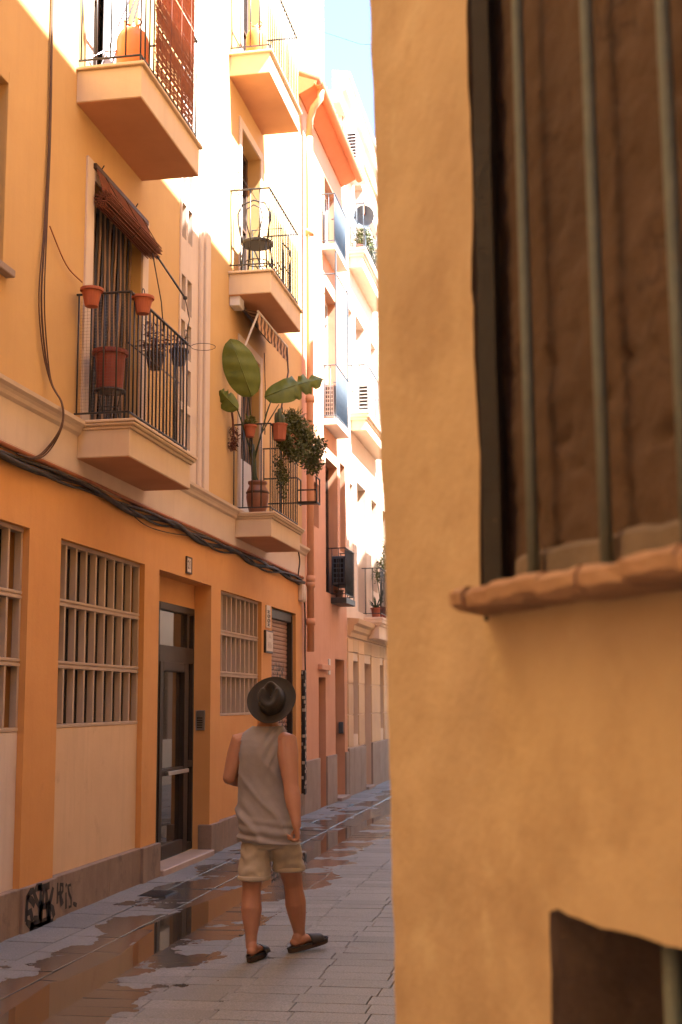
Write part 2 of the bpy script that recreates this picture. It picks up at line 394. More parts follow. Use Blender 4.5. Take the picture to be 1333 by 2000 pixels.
def casement(parent, x, y0, y1, z0, z1, mat, leaves=2, rows=1, fr=.06, pane=None):
    w = MB().box((x - .05, y0, z0), (x - .03, y1, z1)).build('window', pane or m_glass, parent)
    f = MB()
    f.box((x - .05, y0 - .002, z0), (x, y0 + fr, z1), .004); f.box((x - .05, y1 - fr, z0), (x, y1 + .002, z1), .004)
    f.box((x - .052, y0 + fr, z1 - fr), (x - .002, y1 - fr, z1 + .002), .004); f.box((x - .052, y0 + fr, z0 - .002), (x - .002, y1 - fr, z0 + fr), .004)
    for i in range(1, leaves):
        c = y0 + (y1 - y0) * i / leaves; f.box((x - .048, c - fr / 2, z0 + fr), (x - .004, c + fr / 2, z1 - fr), .004)
    for i in range(1, rows):
        c = z0 + (z1 - z0) * i / rows; f.box((x - .046, y0 + fr, c - fr / 3), (x - .006, y1 - fr, c + fr / 3), .004)
    f.build('window_frame', mat, w)
    return w

BAR = {}
def bar_mesh(r, h, twist=False):
    k = (round(r, 4), round(h, 3))
    if k not in BAR:
        b = MB().tube([(0, 0, 0), (0, 0, h)], r, 6); BAR[k] = mesh_of(b, 'baluster', True)
    return BAR[k]

def railing(slab, x1, y0, y1, zb, zt, zslab, mat, sp=.11, r=.0075, sides=(1, 1), rail_r=.013, ext=.05):
    pts = []
    def rails(z, nm, rr):
        b = MB()
        b.box((x1 - rr, y0 - .004, z - rr * .6), (x1 + rr, y1 + .004, z + rr * .6), .003)
        if sides[0]: b.box((-.05, y0 - rr, z - rr * .6 + .001), (x1 + rr, y0 + rr, z + rr * .6 + .001), .003)
        if sides[1]: b.box((-.05, y1 - rr, z - rr * .6 + .001), (x1 + rr, y1 + rr, z + rr * .6 + .001), .003)
        return b.build(nm, mat, slab)
    rails(zt, 'top_rail', rail_r); rails(zb, 'bottom_rail', rail_r * .85)
    me = bar_mesh(r, zt - zb)
    if not me.materials: me.materials.append(mat)
    n = max(2, round((y1 - y0) / sp))
    for i in range(n + 1):
        o = place('baluster', me, None, slab, (x1, y0 + (y1 - y0) * i / n, zb))
    for s, yy in ((0, y0), (1, y1)):
        if sides[s]:
            k = max(2, round(x1 / (sp * 1.08)))
            for i in range(k): place('baluster', me, None, slab, (.02 + (x1 - .02) * i / k, yy, zb))
    b = MB()
    for yy in (y0, y1): b.tube([(x1, yy, zslab), (x1, yy, zb)], r * 1.1, 6)
    b.tube([(x1, (y0 + y1) / 2, zslab), (x1, (y0 + y1) / 2, zb)], r * 1.1, 6)
    b.build('post', mat, slab)

def slab_moulded(parent, xp, y0, y1, z0, z1, mat):
    b = MB(); b.box((-.03, y0, z0), (xp, y1, z1 - .075), .006)
    b.box((-.03, y0 - .012, z1 - .078), (xp + .022, y1 + .012, z1 - .05), .005); b.box((-.03, y0 - .035, z1 - .052), (xp + .05, y1 + .035, z1 - .022), .010)
    b.box((-.03, y0 - .045, z1 - .024), (xp + .06, y1 + .045, z1), .004)
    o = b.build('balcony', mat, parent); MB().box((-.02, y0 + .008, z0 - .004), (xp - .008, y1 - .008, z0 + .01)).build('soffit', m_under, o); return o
def slab_plain(parent, xp, y0, y1, z0, z1, mat, lip=.03):
    b = MB(); b.box((-.03, y0, z0), (xp, y1, z1 - .028), .006); b.box((-.03, y0 - lip, z1 - .03), (xp + lip, y1 + lip, z1), .006)
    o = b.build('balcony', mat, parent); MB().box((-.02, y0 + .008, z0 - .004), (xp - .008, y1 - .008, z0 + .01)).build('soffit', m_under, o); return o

# ------------------------------------------------------------------ the orange building
E1 = 18.95
OB = thing('orange_building', 'orange rendered building with cream balconies and concrete louvre windows at street level', 'building', (0, 9.5, 0))
W1 = (9.67, 11.72); W0 = (6.98, 9.06); W2 = (14.42, 16.40); DR = (12.16, 14.02); SH = (16.97, 18.50)
zl = .31
facade('wall', m_orlow, OB, 0, -9, E1, 0.0, 3.5, [(W0[0], W0[1], zl, 2.97, .27), (W1[0], W1[1], zl, 2.97, .27), (W2[0], W2[1], zl, 2.955, .27), (DR[0], DR[1], 0, 2.966, .34), (SH[0], SH[1], 0, 2.94, .17)], label='lower orange street wall')
upper_holes = [(7.1, 8.42, 4.82, 6.24, .18), (10.17, 11.46, 3.97, 6.2, .24), (10.05, 11.25, 7.04, 9.3, .24), (12.72, 13.80, 3.97, 13.2, .05),
               (15.22, 16.22, 3.92, 6.12, .22), (15.22, 16.22, 6.9, 9.02, .22), (15.22, 16.22, 9.74, 11.9, .22)]
facade('wall', m_or, OB, 0, -9, E1, 3.9, 13.6, upper_holes, label='upper orange wall')
MB().box((-7, -9, 13.45), (-.02, E1, 13.6)).build('roof', m_stone, OB)
MB().box((-.4, E1 - .3, 0), (-.06, E1 - .02, 13.5)).build('party_wall', m_or, OB)
cor = MB(); cor.box((-.2, -9, 13.6), (.22, E1, 13.85), .02); cor.build('cornice', m_cream, OB)
# belt course
bl = MB(); bl.prof_xz([(-.02, 3.49), (.045, 3.49), (.05, 3.84), (.075, 3.86), (.085, 3.885), (.10, 3.905), (.125, 3.925), (.13, 3.955), (.0, 3.975), (-.02, 3.975)], -9, E1)
bl.build('belt_course', m_cream, OB)
# stair strip with small square openings
rows = [12.2, 11.69, 11.18, 10.67, 9.7, 9.19, 8.68, 7.62, 7.11, 6.29, 5.78, 5.27, 4.78]
sh = [(c, c + .165, z - .40, z, .13) for z in rows for c in (12.89, 13.12)]
facade('stair_panel', m_cream, OB, -.045, 12.72, 13.80, 3.97, 13.2, sh)
for z in rows:
    for c in (12.89, 13.12): MB().box((-.21, c - .01, z - .41), (-.172, c + .175, z + .01)).build('window', m_glass, OB)
tr = MB()
for c in (12.745, 13.56): tr.tube([(-.03, c, 3.97), (-.03, c, 13.2)], .035, 10)
tr.box((-.04, 13.63, 3.975), (.022, 13.815, 13.2), .01); tr.box((-.04, 12.67, 3.975), (.018, 12.70, 13.2), .006)
tr.build('pilaster', m_cream, OB)
# plinth stones
def plinth(y0, y1, x, z=.315, mat=m_stone):
    b = MB().box((-.12, y0, -.06), (x, y1, z), .006); return b.build('plinth_stone', mat, OB)
cuts = [(-2, .03), (4.5, .03), (6.95, .012), (8.2, .012), (9.06, .036), (9.68, .012), (10.9, .012), (11.70, .042), (12.2, None), (13.98, .04), (14.44, .012), (15.6, .012), (16.40, .03), (16.98, None), (18.49, .035), (E1, None)]
for (a, xx), (bq, _) in zip(cuts[:-1], cuts[1:]):
    if xx is not None: plinth(a, bq, xx)
# louvre windows
def louvre(y0, y1, zt, zb, n, panel, rows=3):
    x = -.05
    w = MB().box((x - .2, y0 - .01, zb - .02), (x - .14, y1 + .01, zt + .03)).build('window', m_dark, OB)
    MB().box((x - .135, y0, zb), (x - .125, y1, zt)).build('pane', m_dark, w)
    hts = [zt - (zt - zb) * i / rows for i in range(rows + 1)]
    fr = MB()
    for i, z in enumerate(hts):
        if 0 < i < rows:
            fr.box((x - .08, y0, z + .006), (x + .004, y1, z + .030), .003); fr.box((x - .08, y0, z - .030), (x + .004, y1, z - .006), .003); fr.box((x - .075, y0, z - .007), (x - .006, y1, z + .007))
        elif i == 0: fr.box((x - .08, y0, z - .03), (x + .002, y1, z + .004), .003)
        else: fr.box((x - .08, y0, z - .004), (x + .004, y1, z + .026), .003)
    fr.build('louvre_frame', m_louvre, w)
    hh = (zt - zb) / rows - .055
    me = mesh_of(MB().box((-.060, -.014, -hh / 2), (0, .014, hh / 2), .004), 'louvre_slat'); me.materials.append(m_louvre)
    for r in range(rows):
        zc = (hts[r] + hts[r + 1]) / 2
        for i in range(n + 1): place('louvre_slat', me, None, w, (x, y0 + .016 + (y1 - y0 - .032) * i / n, zc), (0, 0, random.uniform(-.03, .03)))
    MB().box((x - .2, y0 + .001, zl - .005), (x, y1 - .001, zb - .005), .003).build('panel', panel, OB)
louvre(W0[0], W0[1], 2.968, 1.45, 9, m_white_panel)
louvre(W1[0], W1[1], 2.968, 1.46, 9, m_peach)
louvre(W2[0], W2[1], 2.953, 1.50, 9, m_orlow)
# entrance door
dx = -.2
MB().box((dx - .12, DR[0], 2.70), (dx + .004, DR[1], 2.99)).build('lintel_panel', m_orlow, OB)
door = MB()
def dbar(a, b_, c, d, xx=0.0): door.box((dx - .05 + xx, a, c), (dx + .012 + xx, b_, d), .004)
Y0, Y1 = 12.17, 14.0
dbar(Y0, Y0 + .60, .06, 2.70); dbar(Y1 - .05, Y1, .06, 2.70, .001); dbar(Y0 + .60, Y1 - .05, 2.62, 2.70, .002); dbar(Y0 + .60, Y1 - .05, 2.08, 2.25, .003); dbar(13.71, 13.79, .06, 2.62, .004)
dbar(Y0 + .6, Y0 + .70, .06, 2.08, .014); dbar(13.60, 13.715, .06, 2.08, .016); dbar(Y0 + .70, 13.60, 1.98, 2.08, .015); dbar(Y0 + .70, 13.60, .06, .20, .015); dbar(Y0 + .70, 13.60, .90, .97, .013)
dbar(13.79, Y1 - .05, .95, 1.02, .005); dbar(13.79, Y1 - .05, .06, .14, .005)
dr = door.build('door', m_bronze, OB, label='dark bronze framed glass entrance door')
for (a, b_, c, d) in ((Y0 + .69, 13.61, .19, .905), (Y0 + .69, 13.61, .965, 1.985), (Y0 + .59, 13.72, 2.24, 2.63), (13.78, Y1 - .04, .13, .96), (13.78, Y1 - .04, 1.01, 2.09), (13.78, Y1 - .04, 2.24, 2.63)):
    MB().box((dx - .03, a, c), (dx - .022, b_, d)).build('pane', m_glass, dr)
hb = MB(); hb.box((dx + .045, 12.95, .905), (dx + .07, 13.66, .945), .004); hb.box((dx, 12.97, .912), (dx + .05, 12.995, .938)); hb.box((dx, 13.61, .912), (dx + .05, 13.635, .938)); hb.build('handle', m_steel, dr)
MB().box((-.2, DR[0] + .04, -.05), (.075, DR[1] - .04, .052), .008).build('doorstep', M('doorstep_marble', (.48, .36, .29), (.38, .28, .22), rough=.55, scale=4, bump=.2), OB)
ic = MB().box((-.165, DR[1] - .016, 1.345), (-.06, DR[1] + .004, 1.565), .004).build('intercom', m_steel, OB)
for i in range(5): MB().box((-.15, DR[1] - .023, 1.37 + i * .026), (-.085, DR[1] - .014, 1.383 + i * .026), .002).build('button', m_bronze, ic)
# shutter
shw = MB().box((-.16, SH[0], 0), (-.13, SH[1], 2.94)).build('roller_shutter', m_dark, OB, label='ribbed metal roller shutter with graffiti')
def shutter_mat():
    m = M('shutter_metal', (.38, .22, .14), (.30, .17, .105), rough=.55, scale=4, bump=.15, spec=.5)
    t = m.node_tree; N = t.nodes; L = t.links; b = N['Principled BSDF']; src = b.inputs['Base Color'].links[0].from_socket
    geo = N.new('ShaderNodeNewGeometry'); sx = N.new('ShaderNodeSeparateXYZ'); L.new(geo.outputs['Position'], sx.inputs[0])
    n = N.new('ShaderNodeTexNoise'); n.inputs['Scale'].default_value = 4.5; n.inputs['Detail'].default_value = 2; n.inputs['Distortion'].default_value = 1.8; L.new(geo.outputs['Position'], n.inputs['Vector'])
    a = N.new('ShaderNodeMapRange'); a.inputs[1].default_value = .47; a.inputs[2].default_value = .52; L.new(n.outputs['Fac'], a.inputs[0])
    z = N.new('ShaderNodeMapRange'); z.inputs[1].default_value = 2.25; z.inputs[2].default_value = 2.1; L.new(sx.outputs[2], z.inputs[0])
    mm = N.new('ShaderNodeMath'); mm.operation = 'MULTIPLY'; L.new(a.outputs[0], mm.inputs[0]); L.new(z.outputs[0], mm.inputs[1])
    mx = N.new('ShaderNodeMix'); mx.data_type = 'RGBA'; L.new(mm.outputs[0], mx.inputs[0]); L.new(src, mx.inputs[6]); mx.inputs[7].default_value = (.035, .028, .026, 1)
    n2 = N.new('ShaderNodeTexNoise'); n2.inputs['Scale'].default_value = 9; L.new(geo.outputs['Position'], n2.inputs['Vector'])
    a2 = N.new('ShaderNodeMapRange'); a2.inputs[1].default_value = .6; a2.inputs[2].default_value = .63; L.new(n2.outputs['Fac'], a2.inputs[0])
    m2 = N.new('ShaderNodeMath'); m2.operation = 'MULTIPLY'; L.new(a2.outputs[0], m2.inputs[0]); L.new(z.outputs[0], m2.inputs[1])
    mx2 = N.new('ShaderNodeMix'); mx2.data_type = 'RGBA'; L.new(m2.outputs[0], mx2.inputs[0]); L.new(mx.outputs[2], mx2.inputs[6]); mx2.inputs[7].default_value = (.5, .28, .26, 1)
    L.new(mx2.outputs[2], b.inputs['Base Color']); return m
m_shut = shutter_mat()
sm = MB().prof_xz([(0, 0), (.003, .003), (.010, .008), (.012, .03), (.010, .050), (.003, .056), (0, .058), (-.006, .03)], 0, SH[1] - SH[0] - .10)
sme = mesh_of(sm, 'shutter_slat'); sme.materials.append(m_shut)
z = .02
while z < 2.86: place('shutter_slat', sme, None, shw, (-.125, SH[0] + .01, z)); z += .061
MB().box((-.13, SH[1] - .09, 0), (-.04, SH[1] - .03, 2.9), .004).build('guide_rail', m_bronze, shw)
MB().box((-.13, SH[0] + .01, 2.80), (-.05, SH[1] - .01, 2.935), .01).build('shutter_box', m_bronze, shw)
# balconies
bA1 = slab_moulded(OB, .50, 9.84, 11.53, 3.655, 3.965, m_creamside); railing(bA1, .475, 9.87, 11.47, 4.035, 5.065, 3.965, m_iron, sp=.103)
bA2 = slab_plain(OB, .58, 9.75, 11.45, 6.735, 7.05, m_creamside); railing(bA2, .555, 9.78, 11.40, 7.13, 8.12, 7.05, m_iron, sp=.12)
bB1 = slab_moulded(OB, .50, 14.86, 16.48, 3.625, 3.92, m_creamside); railing(bB1, .475, 14.89, 16.42, 3.985, 5.015, 3.92, m_iron, sp=.103)
bB2 = slab_plain(OB, .53, 14.67, 16.40, 6.60, 6.895, m_creamside); railing(bB2, .50, 14.70, 16.33, 6.985, 7.955, 6.895, m_iron, sp=.105)
bB3 = slab_plain(OB, .52, 14.63, 16.36, 9.445, 9.74, m_creamside, lip=.04); railing(bB3, .50, 14.66, 16.29, 9.83, 10.80, 9.74, m_iron, sp=.105)
# trims and joinery of the balcony doors
def trim(y0, y1, z0, z1, w=.2, t=.02, mat=m_cream):
    b = MB(); b.box((-.01, y0 - w, z0), (t, y0 - .002, z1 + w), .004); b.box((-.01, y1 + .002, z0), (t, y1 + w, z1 + w), .004); b.box((-.01, y0 - .002, z1 + .002), (t, y1 + .002, z1 + w), .004)
    return b.build('window_surround', mat, OB)
trim(10.17, 11.46, 3.975, 6.2, .17); trim(10.05, 11.25, 7.06, 9.3, .16)
for z0, z1 in ((3.93, 6.12), (6.91, 9.02), (9.75, 11.9)): trim(15.22, 16.22, z0, z1, .12)
trim(7.1, 8.42, 4.82, 6.24, .1, .012, m_or)
MB().box((-.05, 7.0, 4.76), (.07, 8.52, 4.818), .006).build('window_sill', m_greystone, OB)
casement(OB, -.10, 7.1, 8.42, 4.82, 6.24, m_wood, 2, 2)
casement(OB, -.19, 10.17, 11.46, 3.97, 6.2, m_wood, 2, 2)
casement(OB, -.17, 10.05, 11.25, 7.05, 9.3, m_wood, 2, 2)
casement(OB, -.17, 15.22, 16.22, 3.92, 6.12, m_wood, 2, 2); casement(OB, -.17, 15.22, 16.22, 6.9, 9.02, m_wood, 2, 2); casement(OB, -.17, 15.22, 16.22, 9.74, 11.9, m_wood, 2, 2)
# ------------------------------------------------------------------ salmon building
E2 = 22.8
PB = thing('salmon_building', 'salmon pink building with juliet balconies and tiled eaves beside the orange building', 'building', (0, 20.9, 0))
ph = [(20.2, 20.79, -.05, 2.045, .2), (21.64, 22.53, -.05, 2.38, .30), (19.82, 20.26, 4.44, 5.16, .16),
      (20.85, 21.95, 3.46, 5.75, .22), (20.85, 21.95, 6.42, 8.75, .22), (20.85, 21.95, 9.45, 11.0 - .25, .22), (22.2, 22.7, 4.3, 5.9, .14)]
facade('wall', m_pink, PB, 0, E1, E2, -.05, 11.35, ph)
MB().box((-.26, 20.2, -.05), (-.2, 20.79, 2.05)).build('door', M('oxblood_door', (.16, .04, .025), (.12, .03, .02), rough=.6, scale=5, streak=.3), PB)
MB().box((-.36, 21.64, .05), (-.3, 22.53, 2.38)).build('door', m_wood, PB)
MB().box((-.3, 21.66, -.05), (.10, 22.51, .05), .008).build('doorstep', m_greystone, PB)
MB().box((-.1, 22.46, 1.10), (-.02, 22.533 - .002, 1.30), .006).build('letter_box', m_greyp, PB)
MB().box((-.16, 19.82, 4.44), (-.14, 20.26, 5.16)).build('window', m_glass, PB)
casement(PB, -.16, 20.85, 21.95, 3.46, 5.75, m_wood); casement(PB, -.16, 20.85, 21.95, 6.42, 8.75, m_white); casement(PB, -.16, 20.85, 21.95, 9.45, 10.75, m_white)
MB().box((-.14, 22.2, 4.3), (-.12, 22.7, 5.9)).build('window', m_glass, PB)
for a, b_ in ((E1 + .02, 19.9), (19.9, 20.2), (20.79, 21.64), (22.53, E2)):
    MB().box((-.1, a + .001, -.06), (.03, b_ - .001, .775), .006).build('plinth_stone', m_greystone, PB)
MB().box((-.02, 20.15, 2.16), (.07, 20.86, 2.25), .008).build('door_hood', m_pink, PB)
nb = MB().box((0, 20.98, 2.10), (.02, 21.13, 2.36), .004).build('number_plate', m_signw, PB)
# eaves: rafters board, tiles, gutter
ev = MB(); ev.prof_xz([(-.4, 11.30), (.02, 11.20), (.28, 11.33), (.30, 11.40), (.02, 11.50), (-.4, 11.66)], E1 - .25, E2 - .3); ev.build('eaves', m_soffit, PB)
tl = mesh_of(MB().tube([(0, 0, 0), (-.35, 0, .14)], [.085, .075], 10), 'roof_tile', True); tl.materials.append(m_tile)
k = 0
for i in range(18):
    place('roof_tile', tl, None, PB, (.34, E1 - .15 + i * .2, 11.44))
gt = MB()
arc = [(.34 + .07 * cos(pi + pi * i / 8), 11.36 + .075 * sin(pi + pi * i / 8)) for i in range(9)]
gt.prof_xz(arc + [(p[0] * .97 + .01, p[1] + .006) for p in arc[::-1]], E1 - .3, E2 - .25); gt.build('gutter', m_soffit, PB, smooth=False)
dp = MB(); dp.tube([(.34, E1 - .1, 11.30), (.33, E1 - .1, 11.16), (.22, E1 - .1, 11.02), (.13, E1 + .05, 10.9), (.12, E1 + .05, 10.6)], .055, 10)
dp.tube([(.12, E1 + .05, 10.6), (.12, E1 + .05, 2.4)], .055, 10); dp.build('downpipe', m_pink, PB, smooth=True)
for z in (9.0, 6.3, 3.42, 3.5, 2.85): MB().tube([(.12, E1 + .05, z - .05), (.12, E1 + .05, z + .05)], .072, 12).build('pipe_collar', m_pink, PB, smooth=True)
MB().box((-6, E1, 11.3), (-.3, E2, 11.6)).build('roof', m_tile, PB)
# juliet balconies
def juliet(z0, zt, x1, y0, y1, mat, slabmat, mesh=None):
    s = MB().box((-.02, y0, z0 - .10), (x1 + .02, y1, z0), .006).build('balcony', slabmat, PB)
    railing(s, x1, y0 + .02, y1 - .02, z0 + .06, zt, z0, mat, sp=.10, r=.007)
    if mesh: MB().box((x1 - .012, y0 + .03, z0 + .07), (x1 - .008, y1 - .03, zt - .02)).build('privacy_sheet', mesh, s)
    return s
m_olive = M('dark_olive_sheet', (.035, .033, .026), (.05, .045, .034), rough=.7, scale=6, streak=.3)
juliet(3.40, 4.24, .25, 21.27, 22.15, m_iron, m_iron, m_olive)
juliet(6.36, 7.29, .22, 20.68, 21.9, m_greyp, m_whiteb, m_slatebl)
juliet(9.40, 10.30, .22, 20.6, 21.8, m_greyp, m_whiteb, m_slatebl)
gp = MB()
for yy in (20.72, 21.85): gp.tube([(.22, yy, 7.29), (.22, yy, 9.36)], .016, 8)
gp.tube([(.22, 20.72, 8.9), (.22, 21.85, 8.9)], .012, 6); gp.tube([(.0, 20.72, 8.9), (.22, 20.72, 8.9)], .012, 6)
gp.build('awning_frame', m_greyp, PB)
# white stair tower standing back on the roofs
TW = thing('roof_tower', 'blank white stair tower rising behind the tiled eaves', 'tower', (-3, 25, 11))
MB().box((-5.5, 21.2, 11.5), (-1.25, 27.3, 22)).build('wall', m_whiteb, TW)

# ------------------------------------------------------------------ cream building
E3 = 29.5
CB = thing('cream_building', 'tall cream stucco building with ashlar ground floor and moulded balconies', 'building', (0, 26, 0))
ch = [(23.33, 23.94, 1.06, 2.40, .2), (24.62, 25.47, -.05, 2.39, .3), (26.62, 27.13, 1.1, 2.41, .2), (28.3, 29.0, 1.1, 2.4, .2),
      (24.0, 25.1, 3.35, 5.85, .2), (25.75, 26.55, 3.9, 5.8, .2), (27.3, 28.2, 3.35, 5.8, .2),
      (24.0, 25.1, 7.1, 9.2, .2), (25.9, 26.6, 7.4, 9.2, .2), (27.4, 28.3, 7.1, 9.2, .2), (24.0, 25.1, 10.25, 12.2, .2), (26.9, 27.7, 10.3, 12.2, .2), (23.15, 23.55, 4.0, 5.7, .15), (23.15, 23.6, 7.5, 9.1, .15)]
facade('wall', m_creamb, CB, 0, E2, E3, -.05, 13.3, ch)
for h in ch:
    if h[2] > 0: casement(CB, - h[4] + .03, h[0], h[1], h[2], h[3], m_white if h[2] > 3 else m_wood)
MB().box((-.36, 24.62, .02), (-.3, 25.47, 2.39)).build('door', M('red_brown_door', (.17, .05, .03), (.13, .035, .022), rough=.6, scale=5), CB)
MB().box((-.3, 24.64, -.05), (.09, 25.45, .04), .006).build('doorstep', m_greystone, CB)
for a, b_ in ((E2 + .01, 23.3), (23.3, 24.0), (24.0, 24.62), (25.47, 26.3), (26.3, 27.2), (27.2, 28.2), (28.2, E3)):
    MB().box((-.1, a + .001, -.06), (.04, b_ - .001, .83 + .02 * (a > 25)), .008).build('plinth_stone', m_greystone, CB)
# ashlar blocks round the openings
zc = [.85, 1.42, 1.98, 2.54, 2.80]
segs = [(E2 + .01, 23.33), (23.94, 24.62), (25.47, 26.62), (27.13, 28.3)]
for i in range(len(zc) - 1):
    for a, b_ in segs: MB().box((-.03, a + .006, zc[i] + .006), (.022, b_ - .006, zc[i + 1] - .006), .005).build('ashlar_block', m_stuccolow, CB)
    if i == 3:
        for a, b_ in ((23.33, 23.94), (24.62, 25.47), (26.62, 27.13)): MB().box((-.03, a + .006, 2.56), (.022, b_ - .006, 2.79), .005).build('ashlar_block', m_stuccolow, CB)
cn = MB(); cn.prof_xz([(-.02, 2.82), (.05, 2.82), (.07, 2.9), (.12, 2.94), (.13, 3.02), (.2, 3.06), (.22, 3.14), (-.02, 3.16)], E2 + .05, E3); cn.build('belt_course', m_stuccolow, CB)
rc = MB(); rc.prof_xz([(-.1, 12.75), (.05, 12.75), (.09, 12.95), (.16, 13.0), (.2, 13.2), (.24, 13.25), (.24, 13.34), (-.1, 13.4)], E2 - .6, E3); rc.build('cornice', m_creamb, CB)
MB().box((-6, E2, 13.2), (-.1, E3, 13.32)).build('roof', m_stone, CB)
MB().box((-6, E2 - .02, 11.3), (-.02, E2 + .18, 13.3)).build('party_wall', m_creamb, CB)
def moulded(y0, y1, z0, z1, xp):
    b = MB(); b.box((-.02, y0, z0), (xp, y1, z1 - .16), .01); b.box((-.02, y0 - .03, z1 - .17), (xp + .03, y1 + .03, z1 - .11), .01); b.box((-.02, y0 - .06, z1 - .12), (xp + .07, y1 + .06, z1 - .04), .015); b.box((-.02, y0 - .07, z1 - .05), (xp + .08, y1 + .07, z1), .006)
    return b.build('balcony', m_creamb, CB)
c1 = moulded(24.75, 28.2, 2.86, 3.28, .30); railing(c1, .32, 24.8, 28.1, 3.36, 4.25, 3.28, m_iron, sp=.13)
c2 = moulded(23.35, 26.4, 6.72, 7.08, .30); railing(c2, .32, 23.4, 26.3, 7.16, 8.0, 7.08, m_greyp, sp=.13)
c3 = moulded(23.3, 26.2, 9.9, 10.28, .26); railing(c3, .28, 23.35, 26.1, 10.36, 11.2, 10.28, m_greyp, sp=.13)
# far white house
FB = thing('white_building', 'far white rendered building beyond the cream building', 'building', (0, 36, 0))
fh = [(30.5 + i * 2.4, 31.5 + i * 2.4, z, z + 2, .2) for i in range(4) for z in (3.6, 6.8, 9.9)]
facade('wall', m_whiteb, FB, 0, E3, 44, -.05, 14.2, fh)
for h in fh: casement(FB, -.2, *h[:4], m_wood)
MB().box((-6, E3, 14.1), (-.05, 44, 14.22)).build('roof', m_stone, FB)
ga = MB(); ga.extrude_yz([(E3, 13.2), (E3, 15.2), (E3 + 1, 15.9), (E3 + 2.2, 15.4), (E3 + 3, 14.2), (E3 + 3, 13.2)], -.5, .0); ga.build('gable', m_whiteb, FB)

# ------------------------------------------------------------------ the corner building in front (right)
KX, KY = 3.792, 1.731; ANG = radians(31.0)
WD = Vector((sin(ANG), -cos(ANG), 0)); WN = Vector((-cos(ANG), -sin(ANG), 0)); K0 = Vector((KX, KY, 0))
def wp(t, z, off=0.0): return K0 + WD * t + WN * off + Vector((0, 0, z))
m_wallr = M('ochre_render', (.43, .335, .22), (.335, .25, .163), rough=.93, scale=4.2, bump=.5, bscale=42, stain=((.29, .205, .13), 3.4, .53, .75), fleck=(.43, .35, .235), fscale=9, stain2=((.20, .10, .05), 13, .735, .8))
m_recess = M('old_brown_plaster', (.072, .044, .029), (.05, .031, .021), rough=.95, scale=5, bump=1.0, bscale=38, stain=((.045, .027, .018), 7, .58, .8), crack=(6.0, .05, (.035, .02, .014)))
m_ledge = M('cement_ledge', (.16, .125, .10), (.10, .08, .066), rough=.95, scale=9, bump=.6, bscale=50, streak=.3)
m_brick = M('brick_sill', (.33, .215, .14), (.24, .14, .09), rough=.92, scale=14, bump=.8, bscale=70)
m_bars = M('verdigris_bars', (.075, .092, .095), (.105, .122, .12), rough=.7, scale=30, bump=.4, bscale=80, stain=((.14, .08, .05), 25, .6, .5))
RB = thing('corner_building', 'ochre rendered corner building with an iron barred window', 'building', (KX + 1, KY, 0))
WT = (.296, 1.45, 1.772, 3.6); LT = (.437, .95, .75, 1.44)
def cutx(z): return -.022 + (2.68 - z) * .036 if z > .5 else .055
